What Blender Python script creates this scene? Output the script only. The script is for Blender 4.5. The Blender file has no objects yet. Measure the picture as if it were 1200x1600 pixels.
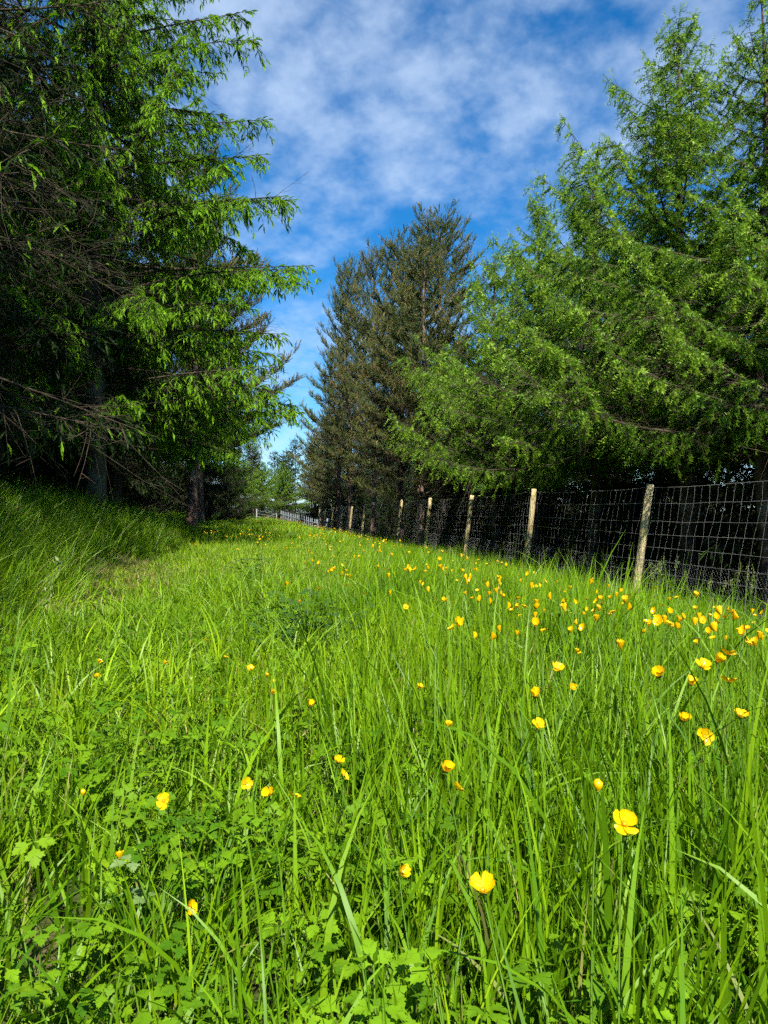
import bpy, math, random
import numpy as np

# ------------------------------------------------------------------ camera, sky, sun, exposure
scene = bpy.context.scene
COL = scene.collection
CAM_Z = 0.75
cam_d = bpy.data.cameras.new('camera')
cam_d.sensor_fit = 'VERTICAL'; cam_d.sensor_height = 24.0; cam_d.lens = 18.0
cam_d.clip_start = 0.02; cam_d.clip_end = 3000
cam = bpy.data.objects.new('camera', cam_d); COL.objects.link(cam)
cam.location = (0, 0, CAM_Z); cam.rotation_euler = (math.radians(90), 0, 0)
scene.camera = cam

SUN_EL = math.radians(50)
SUN_ROT = math.radians(173)          # behind the camera
SUN_DIR = np.array([math.sin(SUN_ROT) * math.cos(SUN_EL), math.cos(SUN_ROT) * math.cos(SUN_EL), math.sin(SUN_EL)])
world = bpy.data.worlds.new('World'); scene.world = world; world.use_nodes = True
SKY_STRENGTH = 0.056
SUN_STRENGTH = 5.0
EXPOSURE = 1.0


def build_world():
    nt = world.node_tree; N = nt.nodes; L = nt.links
    N.clear()
    out = N.new('ShaderNodeOutputWorld'); bg = N.new('ShaderNodeBackground')
    sky = N.new('ShaderNodeTexSky'); sky.sky_type = 'NISHITA'; sky.sun_disc = False
    sky.sun_elevation = SUN_EL; sky.sun_rotation = SUN_ROT
    sky.air_density = 1.0; sky.dust_density = 0.3; sky.ozone_density = 2.5
    hs = N.new('ShaderNodeHueSaturation'); hs.inputs['Saturation'].default_value = 1.22; hs.inputs['Value'].default_value = 0.95
    bl = N.new('ShaderNodeMix'); bl.data_type = 'RGBA'; bl.blend_type = 'MULTIPLY'; bl.inputs['Factor'].default_value = 1
    L.new(sky.outputs[0], bl.inputs[6]); bl.inputs[7].default_value = (1.0, 1.34, 1.62, 1)
    L.new(bl.outputs[2], hs.inputs['Color'])
    tc = N.new('ShaderNodeTexCoord'); sep = N.new('ShaderNodeSeparateXYZ')
    L.new(tc.outputs['Generated'], sep.inputs[0])

    def math_node(op, a, b=None, clamp=False):
        m = N.new('ShaderNodeMath'); m.operation = op; m.use_clamp = clamp
        for i, v in enumerate((a, b)):
            if v is None: continue
            if isinstance(v, (int, float)): m.inputs[i].default_value = v
            else: L.new(v, m.inputs[i])
        return m.outputs[0]
    z = math_node('MAXIMUM', sep.outputs[2], 0.0)
    zz = math_node('ADD', z, 0.42)
    px = math_node('DIVIDE', sep.outputs[0], zz); py = math_node('DIVIDE', sep.outputs[1], zz)
    comb = N.new('ShaderNodeCombineXYZ'); L.new(px, comb.inputs[0]); L.new(py, comb.inputs[1])
    mp = N.new('ShaderNodeMapping'); mp.inputs['Rotation'].default_value = (0, 0, math.radians(28))
    mp.inputs['Scale'].default_value = (1.15, 1.15, 1); mp.inputs['Location'].default_value = (1.3, 4.2, 0.4)
    L.new(comb.outputs[0], mp.inputs[0])
    n1 = N.new('ShaderNodeTexNoise'); n1.inputs['Scale'].default_value = 3.6; n1.inputs['Detail'].default_value = 6
    n1.inputs['Roughness'].default_value = 0.5; n1.inputs['Distortion'].default_value = 0.1
    n2 = N.new('ShaderNodeTexNoise'); n2.inputs['Scale'].default_value = 13; n2.inputs['Detail'].default_value = 4
    n2.inputs['Roughness'].default_value = 0.6
    L.new(mp.outputs[0], n1.inputs[0]); L.new(mp.outputs[0], n2.inputs[0])
    s = math_node('ADD', math_node('MULTIPLY', n1.outputs['Fac'], 0.62), math_node('MULTIPLY', n2.outputs['Fac'], 0.38))
    mr = N.new('ShaderNodeMapRange'); mr.interpolation_type = 'SMOOTHSTEP'
    mr.inputs['From Min'].default_value = 0.41; mr.inputs['From Max'].default_value = 0.72
    mr.inputs['To Min'].default_value = 0.0; mr.inputs['To Max'].default_value = 0.64
    L.new(s, mr.inputs['Value'])
    mix = N.new('ShaderNodeMix'); mix.data_type = 'RGBA'
    L.new(mr.outputs[0], mix.inputs['Factor']); L.new(hs.outputs[0], mix.inputs[6])
    mix.inputs[7].default_value = (6.6, 8.2, 10.4, 1)
    L.new(mix.outputs[2], bg.inputs['Color']); bg.inputs['Strength'].default_value = SKY_STRENGTH
    L.new(bg.outputs[0], out.inputs[0])


build_world()
sun_d = bpy.data.lights.new('sun', 'SUN'); sun_d.energy = SUN_STRENGTH; sun_d.angle = math.radians(0.53)
sun_d.color = (1.0, 0.955, 0.87)
sun = bpy.data.objects.new('sun', sun_d); COL.objects.link(sun)
sun.rotation_euler = (math.radians(90) - SUN_EL, 0, math.pi - SUN_ROT)   # -Z points away from the sun
scene.view_settings.view_transform = 'Standard'; scene.view_settings.look = 'None'
scene.view_settings.exposure = EXPOSURE; scene.view_settings.gamma = 1.0
scene.view_settings.use_curve_mapping = False
scene.render.engine = 'CYCLES'
scene.cycles.max_bounces = 2; scene.cycles.diffuse_bounces = 2; scene.cycles.glossy_bounces = 1; scene.cycles.transmission_bounces = 2
scene.cycles.caustics_reflective = False; scene.cycles.caustics_refractive = False
scene.cycles.use_adaptive_sampling = True; scene.cycles.adaptive_threshold = 0.08; scene.cycles.adaptive_min_samples = 20
scene.cycles.use_denoising = False

# ------------------------------------------------------------------ helpers
TK = 0.183                      # the track runs away along (-TK, 1)


def smooth(a, b, x):
    t = np.clip((np.asarray(x, float) - a) / (b - a), 0, 1); return t * t * (3 - 2 * t)


def wob(x, y, s, seed=0.0):
    """smooth noise about -1..1"""
    x = np.asarray(x, float) * s + seed * 7.3; y = np.asarray(y, float) * s - seed * 3.1
    return (np.sin(x * 1.7 + 1.3 * np.sin(y * 1.1 + seed)) + np.sin(y * 2.3 + 1.1 * np.sin(x * 0.9 + 2 * seed)) +
            0.7 * np.sin(x * 3.9 - y * 2.7 + seed) + 0.5 * np.sin(x * 5.7 + y * 6.1)) / 2.6


def ground_z(x, y):
    x = np.asarray(x, float); y = np.asarray(y, float)
    u = x + TK * y
    z = -0.66 * smooth(1.1, 5.5, u) - 0.25 * smooth(5.5, 12, u)
    amp = 0.64 * (1 - 0.45 * smooth(11, 34, y)) * smooth(-3.0, 6.5, y)
    z = z + amp * smooth(-1.15, -3.5, u) + 0.10 * smooth(10, 40, y) * smooth(6, 2, u)
    z = z + 0.035 * wob(x, y, 0.55, 1.0) * smooth(1, 5, y) + 0.012 * wob(x, y, 2.1, 2.0)
    return z


def uy(u, y):
    """point with distance y along the view and offset u across the track"""
    x = u - TK * y
    return (x, y, float(ground_z(x, y)))


def at_px(px, py, h):
    """ground spot whose thing of height h shows its top at that spot of the 1200 x 1600 photograph"""
    a = (px - 600) / 1200.0; b = (800 - py) / 1200.0
    d = 0.3
    if h > .6: d = 4.0
    while d < 90:
        if CAM_Z + b * d <= float(ground_z(a * d, d)) + h: break
        d *= 1.004
    return a * d, d, float(ground_z(a * d, d))


def make_mesh(name, V, F, attrs=None, smooth_shade=False, mat=None):
    me = bpy.data.meshes.new(name)
    V = np.ascontiguousarray(V, np.float32); F = np.ascontiguousarray(F, np.int32)
    k = F.shape[1]
    me.vertices.add(len(V)); me.vertices.foreach_set('co', V.ravel())
    me.loops.add(F.size); me.loops.foreach_set('vertex_index', F.ravel())
    me.polygons.add(len(F)); me.polygons.foreach_set('loop_start', np.arange(len(F), dtype=np.int32) * k)
    if smooth_shade:
        me.polygons.foreach_set('use_smooth', np.ones(len(F), dtype=bool))
    for an, arr in (attrs or {}).items():
        a = me.attributes.new(an, 'FLOAT', 'POINT'); a.data.foreach_set('value', np.ascontiguousarray(arr, np.float32))
    me.update(calc_edges=True)
    if mat: me.materials.append(mat)
    return me


def link(name, me, parent=None, loc=None, rot=None, scale=None):
    o = bpy.data.objects.new(name, me); COL.objects.link(o)
    if parent: o.parent = parent
    if loc is not None: o.location = loc
    if rot is not None: o.rotation_euler = rot
    if scale is not None: o.scale = scale if hasattr(scale, '__len__') else (scale,) * 3
    return o


def tag(o, label=None, cat=None, group=None, kind=None):
    if label: o['label'] = label
    if cat: o['category'] = cat
    if group: o['group'] = group
    if kind: o['kind'] = kind
    return o


def copy_tree(root, loc, rot=(0, 0, 0), scale=1.0, label=None, group=None):
    r = root.copy(); COL.objects.link(r)
    r.location = loc; r.rotation_euler = rot; r.scale = scale if hasattr(scale, '__len__') else (scale,) * 3
    if label: r['label'] = label
    if group: r['group'] = group
    for ch in list(root.children):
        c = ch.copy(); COL.objects.link(c); c.parent = r
        for g in list(ch.children):
            e = g.copy(); COL.objects.link(e); e.parent = c
    return r


def norm(v):
    return v / np.maximum(np.linalg.norm(v, axis=-1, keepdims=True), 1e-9)


def tubes(P, R, sides=4):
    P = np.asarray(P, float); R = np.asarray(R, float)
    n, k, _ = P.shape
    T = np.empty_like(P)
    T[:, 1:-1] = P[:, 2:] - P[:, :-2]; T[:, 0] = P[:, 1] - P[:, 0]; T[:, -1] = P[:, -1] - P[:, -2]
    T = norm(T)
    mean = norm(P[:, -1] - P[:, 0])[:, None, :]
    ref = np.where(np.abs(mean[..., 2:3]) > 0.85, np.array([1.0, 0, 0]), np.array([0, 0, 1.0]))
    Nn = norm(np.cross(T, ref)); B = np.cross(T, Nn)
    a = np.arange(sides) * 2 * math.pi / sides
    V = P[:, :, None, :] + R[:, :, None, None] * (np.cos(a)[None, None, :, None] * Nn[:, :, None, :] + np.sin(a)[None, None, :, None] * B[:, :, None, :])
    idx = np.arange(n * k * sides).reshape(n, k, sides)
    a0 = idx[:, :-1, :]; b0 = idx[:, 1:, :]
    a1 = np.roll(a0, -1, axis=2); b1 = np.roll(b0, -1, axis=2)
    F = np.concatenate([np.stack([a0, a1, b1], -1).reshape(-1, 3), np.stack([a0, b1, b0], -1).reshape(-1, 3)])
    return V.reshape(-1, 3), F


def stamp(tv, tf, pos, X, up, size, rng, roll=math.pi):
    """many copies of a template (x forward) at pos, along X"""
    n = len(pos)
    X = norm(X)
    Y = np.cross(up, X); Y = norm(Y + 1e-6); Z = np.cross(X, Y)
    r = rng.uniform(-roll, roll, n)[:, None]
    Y2 = Y * np.cos(r) + Z * np.sin(r); Z2 = -Y * np.sin(r) + Z * np.cos(r)
    size = np.broadcast_to(np.asarray(size, float).reshape(-1, 1) if np.ndim(size) == 1 else np.asarray(size, float), (n, 3)) if np.ndim(size) else np.full((n, 3), size)
    S = size[:, None, :] * tv[None, :, :]
    V = pos[:, None, :] + S[..., 0:1] * X[:, None, :] + S[..., 1:2] * Y2[:, None, :] + S[..., 2:3] * Z2[:, None, :]
    F = (np.arange(n) * len(tv))[:, None, None] + tf[None]
    return V.reshape(-1, 3), F.reshape(-1, 3)


class Acc:
    def __init__(self): self.V = []; self.F = []; self.A = {}; self.n = 0
    def add(self, V, F, **attrs):
        self.V.append(V); self.F.append(F + self.n); self.n += len(V)
        for k, v in attrs.items():
            self.A.setdefault(k, []).append(np.broadcast_to(np.asarray(v, float), (len(V),)))
    def mesh(self, name, mat, smooth_shade=False):
        return make_mesh(name, np.concatenate(self.V), np.concatenate(self.F), {k: np.concatenate(v) for k, v in self.A.items()}, smooth_shade, mat)


# ------------------------------------------------------------------ materials
def new_mat(name):
    m = bpy.data.materials.new(name); m.use_nodes = True
    nt = m.node_tree; nt.nodes.clear()
    return m, nt, nt.nodes, nt.links


def rgba(c): return (c[0], c[1], c[2], 1)


def mixc(N, L, fac, a, b):
    m = N.new('ShaderNodeMix'); m.data_type = 'RGBA'
    if isinstance(fac, (int, float)): m.inputs['Factor'].default_value = fac
    else: L.new(fac, m.inputs['Factor'])
    for i, v in ((6, a), (7, b)):
        if isinstance(v, tuple): m.inputs[i].default_value = rgba(v)
        else: L.new(v, m.inputs[i])
    return m.outputs[2]


def leaf_mat(name, c0, c1, c2=None, trans=0.35, rough=0.5, spec=0.3, instancer=None, tr_gain=(1.15, 1.1, 0.6)):
    """c0..c1 by the per-leaf random 'tint', towards c2 by 'age'; part of the light passes through the leaf"""
    m, nt, N, L = new_mat(name)
    at = N.new('ShaderNodeAttribute'); at.attribute_name = 'tint'
    c = mixc(N, L, at.outputs['Fac'], c0, c1)
    if c2 is not None:
        ag = N.new('ShaderNodeAttribute'); ag.attribute_name = 'age'
        c = mixc(N, L, ag.outputs['Fac'], c, c2)
    if instancer is not None:
        ai = N.new('ShaderNodeAttribute'); ai.attribute_type = 'INSTANCER'; ai.attribute_name = 'hue'
        ci = mixc(N, L, ai.outputs['Fac'], instancer[0], instancer[1])
        mm = N.new('ShaderNodeMix'); mm.data_type = 'RGBA'; mm.blend_type = 'MULTIPLY'; mm.inputs['Factor'].default_value = 1
        L.new(c, mm.inputs[6]); L.new(ci, mm.inputs[7]); c = mm.outputs[2]
    p = N.new('ShaderNodeBsdfPrincipled'); p.inputs['Roughness'].default_value = rough
    p.inputs['Specular IOR Level'].default_value = spec
    L.new(c, p.inputs['Base Color'])
    t = N.new('ShaderNodeBsdfTranslucent')
    g = N.new('ShaderNodeMix'); g.data_type = 'RGBA'; g.blend_type = 'MULTIPLY'; g.inputs['Factor'].default_value = 1
    L.new(c, g.inputs[6]); g.inputs[7].default_value = rgba(tr_gain); L.new(g.outputs[2], t.inputs['Color'])
    ms = N.new('ShaderNodeMixShader'); ms.inputs[0].default_value = trans
    L.new(p.outputs[0], ms.inputs[1]); L.new(t.outputs[0], ms.inputs[2])
    o = N.new('ShaderNodeOutputMaterial'); L.new(ms.outputs[0], o.inputs[0])
    return m


def noise_mat(name, c0, c1, scale=8, rough=0.85, stretch=(1, 1, 1), bump=0.3, c2=None, scale2=2.0, metallic=0.0, spec=0.3, th=(0.35, 0.65)):
    m, nt, N, L = new_mat(name)
    tc = N.new('ShaderNodeTexCoord'); mp = N.new('ShaderNodeMapping'); mp.inputs['Scale'].default_value = stretch
    L.new(tc.outputs['Object'], mp.inputs[0])
    n = N.new('ShaderNodeTexNoise'); n.inputs['Scale'].default_value = scale; n.inputs['Detail'].default_value = 6; n.inputs['Roughness'].default_value = 0.65
    L.new(mp.outputs[0], n.inputs[0])
    r = N.new('ShaderNodeMapRange'); r.inputs['From Min'].default_value = th[0]; r.inputs['From Max'].default_value = th[1]
    L.new(n.outputs['Fac'], r.inputs['Value'])
    c = mixc(N, L, r.outputs[0], c0, c1)
    if c2 is not None:
        n2 = N.new('ShaderNodeTexNoise'); n2.inputs['Scale'].default_value = scale2; n2.inputs['Detail'].default_value = 5
        L.new(tc.outputs['Object'], n2.inputs[0])
        r2 = N.new('ShaderNodeMapRange'); r2.inputs['From Min'].default_value = 0.52; r2.inputs['From Max'].default_value = 0.68
        L.new(n2.outputs['Fac'], r2.inputs['Value'])
        c = mixc(N, L, r2.outputs[0], c, c2)
    p = N.new('ShaderNodeBsdfPrincipled'); p.inputs['Roughness'].default_value = rough; p.inputs['Metallic'].default_value = metallic
    p.inputs['Specular IOR Level'].default_value = spec
    L.new(c, p.inputs['Base Color'])
    if bump:
        b = N.new('ShaderNodeBump'); b.inputs['Strength'].default_value = bump; b.inputs['Distance'].default_value = 0.02
        L.new(n.outputs['Fac'], b.inputs['Height']); L.new(b.outputs[0], p.inputs['Normal'])
    o = N.new('ShaderNodeOutputMaterial'); L.new(p.outputs[0], o.inputs[0])
    return m


M = {}
M['spruce'] = leaf_mat('spruce_needles', (0.018, 0.050, 0.010), (0.040, 0.085, 0.014), (0.205, 0.42, 0.010), trans=0.32, rough=0.55, spec=0.15)
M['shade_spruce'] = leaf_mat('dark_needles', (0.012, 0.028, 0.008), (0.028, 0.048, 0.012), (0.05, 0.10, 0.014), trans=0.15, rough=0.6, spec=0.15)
M['larch'] = leaf_mat('larch_needles', (0.086, 0.200, 0.016), (0.175, 0.335, 0.026), (0.30, 0.46, 0.042), trans=0.35, rough=0.5)
M['pine'] = leaf_mat('pine_needles', (0.058, 0.090, 0.022), (0.130, 0.155, 0.040), (0.240, 0.185, 0.060), trans=0.2, rough=0.55)
M['bush'] = leaf_mat('bush_leaves', (0.08, 0.14, 0.03), (0.14, 0.21, 0.05), (0.2, 0.2, 0.08), trans=0.3)
M['twig'] = noise_mat('dead_twigs', (0.036, 0.027, 0.016), (0.085, 0.064, 0.039), scale=3, rough=0.9, bump=0)
M['bark'] = noise_mat('bark', (0.035, 0.026, 0.020), (0.13, 0.095, 0.072), scale=9, stretch=(1, 1, 0.25), rough=0.95, bump=0.8, c2=(0.16, 0.17, 0.12), scale2=2.3)
M['pine_bark'] = noise_mat('pine_bark', (0.06, 0.036, 0.026), (0.24, 0.15, 0.11), scale=10, stretch=(1, 1, 0.3), rough=0.95, bump=0.9, c2=(0.22, 0.21, 0.18), scale2=2.0)
M['post'] = noise_mat('weathered_post', (0.40, 0.30, 0.14), (0.62, 0.50, 0.27), scale=14, stretch=(1, 1, 0.08), rough=0.9, bump=0.5, c2=(0.34, 0.33, 0.10), scale2=5)
M['wire'] = noise_mat('galvanised_wire', (0.17, 0.175, 0.17), (0.30, 0.30, 0.28), scale=5, rough=0.55, bump=0, metallic=0.1)
M['rail'] = noise_mat('pale_metal', (0.14, 0.155, 0.17), (0.24, 0.26, 0.28), scale=6, rough=0.5, bump=0, metallic=0.2)
M['white'] = noise_mat('white_paint', (0.26, 0.27, 0.27), (0.38, 0.38, 0.37), scale=6, rough=0.6, bump=0)
GI = ((0.58, 0.72, 0.62), (1.36, 1.20, 1.1))
M['grass'] = leaf_mat('grass_blades', (0.056, 0.165, 0.004), (0.245, 0.415, 0.006), (0.36, 0.30, 0.11), trans=0.30, rough=0.45, spec=0.28, instancer=GI)
M['clover'] = leaf_mat('leafy_green', (0.075, 0.185, 0.006), (0.180, 0.340, 0.008), (0.20, 0.30, 0.06), trans=0.35, rough=0.55, spec=0.15, instancer=GI)
M['leaf'] = leaf_mat('buttercup_leaf', (0.100, 0.225, 0.007), (0.195, 0.370, 0.009), None, trans=0.35, rough=0.55, spec=0.15)
M['pale_leaf'] = leaf_mat('pale_leaf', (0.16, 0.26, 0.07), (0.22, 0.33, 0.11), None, trans=0.3, rough=0.6, spec=0.2)
M['bramble'] = leaf_mat('bramble_leaf', (0.030, 0.085, 0.009), (0.065, 0.145, 0.012), None, trans=0.25, rough=0.4, spec=0.4)
M['stem'] = leaf_mat('stem', (0.10, 0.22, 0.02), (0.16, 0.28, 0.03), None, trans=0.1)
M['petal'] = leaf_mat('petal', (0.86, 0.50, 0.002), (0.90, 0.60, 0.004), None, trans=0.25, rough=0.22, spec=0.6, tr_gain=(1, 0.85, 0.3))
M['stamen'] = leaf_mat('stamens', (0.72, 0.42, 0.01), (0.80, 0.55, 0.03), None, trans=0.1)
M['seed'] = leaf_mat('seed_head', (0.16, 0.22, 0.06), (0.24, 0.28, 0.09), None, trans=0.25)


def ground_material():
    m, nt, N, L = new_mat('ground_soil')
    tc = N.new('ShaderNodeTexCoord')
    n = N.new('ShaderNodeTexNoise'); n.inputs['Scale'].default_value = 3.0; n.inputs['Detail'].default_value = 9; n.inputs['Roughness'].default_value = 0.7
    n2 = N.new('ShaderNodeTexNoise'); n2.inputs['Scale'].default_value = 40.0; n2.inputs['Detail'].default_value = 6
    L.new(tc.outputs['Object'], n.inputs[0]); L.new(tc.outputs['Object'], n2.inputs[0])
    turf = mixc(N, L, n.outputs['Fac'], (0.035, 0.030, 0.014), (0.065, 0.100, 0.016))
    floor = mixc(N, L, n2.outputs['Fac'], (0.018, 0.012, 0.008), (0.065, 0.042, 0.025))
    soil = mixc(N, L, n2.outputs['Fac'], (0.07, 0.050, 0.022), (0.19, 0.150, 0.075))
    a1 = N.new('ShaderNodeAttribute'); a1.attribute_name = 'litter'
    a2 = N.new('ShaderNodeAttribute'); a2.attribute_name = 'bare'
    c = mixc(N, L, a1.outputs['Fac'], turf, floor)
    c = mixc(N, L, a2.outputs['Fac'], c, soil)
    p = N.new('ShaderNodeBsdfPrincipled'); p.inputs['Roughness'].default_value = 0.95; p.inputs['Specular IOR Level'].default_value = 0.1
    L.new(c, p.inputs['Base Color'])
    b = N.new('ShaderNodeBump'); b.inputs['Strength'].default_value = 0.8; b.inputs['Distance'].default_value = 0.03
    L.new(n2.outputs['Fac'], b.inputs['Height']); L.new(b.outputs[0], p.inputs['Normal'])
    o = N.new('ShaderNodeOutputMaterial'); L.new(p.outputs[0], o.inputs[0])
    return m


# ------------------------------------------------------------------ the ground
def bare_amount(x, y):
    """trodden soil on the track beside the bank"""
    x = np.asarray(x, float); y = np.asarray(y, float); u = x + TK * y
    a = np.exp(-((u + 1.35 + 0.15 * np.sin(y * 0.8)) / 0.55) ** 2) * smooth(4.6, 6.0, y) * smooth(13, 9.5, y)
    b = np.exp(-((u + 1.35) / 0.3) ** 2) * smooth(13, 16, y) * smooth(30, 24, y) * 0.6
    n = 0.65 + 0.5 * wob(x, y, 2.4, 5.0)
    spots = 0.8 * np.exp(-(((x + 0.62) / 0.12) ** 2 + ((y - 1.25) / 0.10) ** 2)) + 0.8 * np.exp(-(((x + 0.45) / 0.09) ** 2 + ((y - 0.98) / 0.07) ** 2))
    return np.clip((a + b) * n * 1.6 + spots, 0, 1)


def build_ground():
    def axis(lo, hi, fine, span, big):
        a = np.arange(-span, span + 1e-6, fine)
        g = fine * np.cumsum(1.22 ** np.arange(1, 60)); g = g[g < big]
        return np.concatenate([(-span - g)[::-1], a, span + g])
    xs = axis(0, 0, 0.14, 9, 900); ys = axis(0, 0, 0.16, 14, 1500) + 10
    X, Y = np.meshgrid(xs, ys)
    Z = ground_z(X, Y)
    U = X + TK * Y
    litter = np.clip(np.maximum(smooth(5.2, 6.6, U), smooth(-3.4, -4.6, U)) + (Y >= 68), 0, 1)
    V = np.stack([X, Y, Z], -1).reshape(-1, 3)
    ny, nx = X.shape
    i = np.arange(ny * nx).reshape(ny, nx)
    F = np.stack([i[:-1, :-1], i[:-1, 1:], i[1:, 1:], i[1:, :-1]], -1).reshape(-1, 4)
    me = make_mesh('ground', V, F, {'litter': litter.ravel(), 'bare': bare_amount(X, Y).ravel()}, True, ground_material())
    tag(link('ground', me), kind='structure')


build_ground()

# ------------------------------------------------------------------ conifers
def kite(L, W, z0=0.0):
    return np.array([[0, 0, 0], [0.45 * L, W, z0], [L, 0, 0], [0.45 * L, -W, z0]]), np.array([[0, 1, 2], [0, 2, 3]])


def tmpl_spruce():
    """a drooping shoot: two crossed blades with needles sticking out"""
    V = []; F = []
    for k in range(2):
        c, s = math.cos(k * math.pi / 2 + .4), math.sin(k * math.pi / 2 + .4)
        b = len(V)
        for x, w, z in ((0, 0, 0), (.5, .068, -.01), (.5, -.068, -.01), (1, 0, -.2)):
            V.append((x, w * c, w * s + z))
        F += [(b, b + 1, b + 2), (b + 1, b + 3, b + 2)]
    for k in range(5):
        a = k * 2.4 + .5; x = .06 + .165 * k; b = len(V)
        dy, dz = math.cos(a), math.sin(a)
        V += [(x, -.025 * dz, .025 * dy - .1 * x * x), (x + .06, .025 * dz, -.025 * dy - .1 * x * x), (x + .20, .17 * dy, .17 * dz - .16 * x * x)]
        F.append((b, b + 1, b + 2))
    return np.array(V, float), np.array(F)


def tmpl_larch():
    """a piece of larch twig thick with soft needles"""
    V = []; F = []
    for k in range(9):
        a = k * 2.399; x = .02 + .105 * k; b = len(V)
        dy, dz = math.cos(a), math.sin(a); r = .30 + .06 * (k % 2)
        V += [(x, -.062 * dz, .062 * dy), (x + .08, .062 * dz, -.062 * dy), (x + .18, r * dy, r * dz)]
        F.append((b, b + 1, b + 2))
    return np.array(V, float), np.array(F)


def tmpl_pine():
    """an upright bottle brush of needles"""
    V = []; F = []
    for k in range(13):
        a = k * 2.399; x = .0 + .062 * k; b = len(V)
        dy, dz = math.cos(a), math.sin(a); r = .19 * (1 - .45 * k / 12)
        V += [(x, -.034 * dz, .034 * dy), (x + .03, .034 * dz, -.034 * dy), (x + .25, r * dy, r * dz)]
        F.append((b, b + 1, b + 2))
    return np.array(V, float), np.array(F)


TM = {'spruce': tmpl_spruce(), 'larch': tmpl_larch(), 'pine': tmpl_pine()}
UPV = np.array([0, 0, 1.0])


def conifer_meshes(name, kind, seed, H, hb, R, nb, prof, pitch, droop, tip, twig_sp, twig_l, twig_droop, shoot_sp, shoot_l,
                   t0=0.25, bare=0, bare_len=0.7, trunk_r=0.14, mats=('bark', 'twig', 'spruce'), new=0.4, hang=0.35, dead_z=None, whorl=0.0, leader=0.9):
    """prof(f): crown radius share at height share f; pitch(f): branch angle (rad)"""
    rng = np.random.default_rng(seed)
    # trunk
    k = 18; zt = np.linspace(-0.3, H, k); lean = rng.uniform(-.02, .02, 2)
    ax = lambda z: np.stack([lean[0] * z + .05 * np.sin(z * .7 + seed), lean[1] * z + .05 * np.sin(z * .9 + 2 * seed), z], -1)
    rt = trunk_r * (1 - np.clip(zt, 0, H) / H) ** 0.85 + 0.008; rt[0] *= 1.4; rt[1] *= 1.12
    tv, tf = tubes(ax(zt)[None], rt[None], 9)
    tacc = Acc(); tacc.add(tv, tf)
    # branches
    f = np.sort(rng.uniform(0, 1, nb) ** 0.85)
    if whorl: f = f * (1 - whorl) + whorl * (np.round(f * H / .55) * .55 / H + rng.normal(0, .006, nb))
    z0 = np.clip(hb + (H - hb) * f, hb, H - .05)
    phi = np.arange(nb) * 2.399963 + rng.uniform(-.5, .5, nb)
    Lb = R * prof(f) * rng.uniform(.72, 1.12, nb) + .12
    pt = pitch(f) + rng.normal(0, .10, nb)
    A = np.stack([np.cos(phi), np.sin(phi), np.zeros(nb)], -1)
    S = np.stack([-np.sin(phi), np.cos(phi), np.zeros(nb)], -1)
    sw = rng.normal(0, .16, nb)
    O = ax(z0)
    dr = droop * rng.uniform(.6, 1.4, nb); tp = tip * rng.uniform(.5, 1.5, nb)

    def bp(i, t):
        l = Lb[i] * t
        return O[i] + A[i] * (l * np.cos(pt[i]))[:, None] + S[i] * (sw[i] * l * t)[:, None] + UPV * (l * np.sin(pt[i]) - dr[i] * Lb[i] * t ** 2 + tp[i] * Lb[i] * t ** 3)[:, None]

    def bt(i, t):
        return norm(A[i] * np.cos(pt[i])[:, None] + S[i] * (2 * sw[i] * t)[:, None] + UPV * (np.sin(pt[i]) - 2 * dr[i] * t + 3 * tp[i] * t ** 2)[:, None])
    kk = 7; tt = np.linspace(0, 1, kk)
    ib = np.repeat(np.arange(nb), kk); P = bp(ib, np.tile(tt, nb)).reshape(nb, kk, 3)
    rb = (0.004 + 0.0068 * Lb)[:, None] * (1 - .85 * tt)[None]
    bacc = Acc(); v, ff = tubes(P, rb, 4); bacc.add(v, ff)
    # twigs
    nt = np.maximum((Lb * (1 - t0) / twig_sp * 2).astype(int), 3)
    it = np.repeat(np.arange(nb), nt); n = len(it)
    t = t0 + (1 - t0) * rng.uniform(0, 1, n) ** .85
    side = rng.choice([-1.0, 1.0], n)
    o = bp(it, t); tg = bt(it, t)
    sd = norm(np.cross(tg, UPV)) * side[:, None]
    al = rng.normal(.9, .2, n)
    D = norm(tg * np.cos(al)[:, None] + sd * np.sin(al)[:, None] - UPV * (hang * rng.uniform(.2, 1.5, n))[:, None] + rng.normal(0, .15, (n, 3)))
    Lt = twig_l * (.35 + .65 * (1 - t)) * rng.uniform(.5, 1.2, n) * np.clip(Lb[it] / R / .7, .35, 1.2)
    td = twig_droop * rng.uniform(.5, 1.5, n)

    def tw(i, s): return o[i] + D[i] * (Lt[i] * s)[:, None] - UPV * (td[i] * Lt[i] * s * s)[:, None]

    def twt(i, s): return norm(D[i] - UPV * (2 * td[i] * s)[:, None])
    ss = np.array([0, .5, 1.0]); i3 = np.repeat(np.arange(n), 3)
    Pt = tw(i3, np.tile(ss, n)).reshape(n, 3, 3)
    v, ff = tubes(Pt, np.broadcast_to(np.array([.006, .0045, .002]), (n, 3)), 3); bacc.add(v, ff)
    # shoots
    ns = np.maximum((Lt / shoot_sp * 2).astype(int), 2)
    js = np.repeat(np.arange(n), ns); m = len(js)
    s = rng.uniform(.05, 1, m)
    first = np.r_[True, js[1:] != js[:-1]]; s[first] = 1.0
    sp = tw(js, s); tgs = twt(js, s)
    side = rng.choice([-1.0, 1.0], m)
    sds = norm(np.cross(tgs, UPV) + 1e-4) * side[:, None]
    be = np.where(first, 0, rng.normal(.85, .25, m))
    if kind == 'larch': be = np.where(first, 0.0, rng.normal(.22, .22, m))
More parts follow.
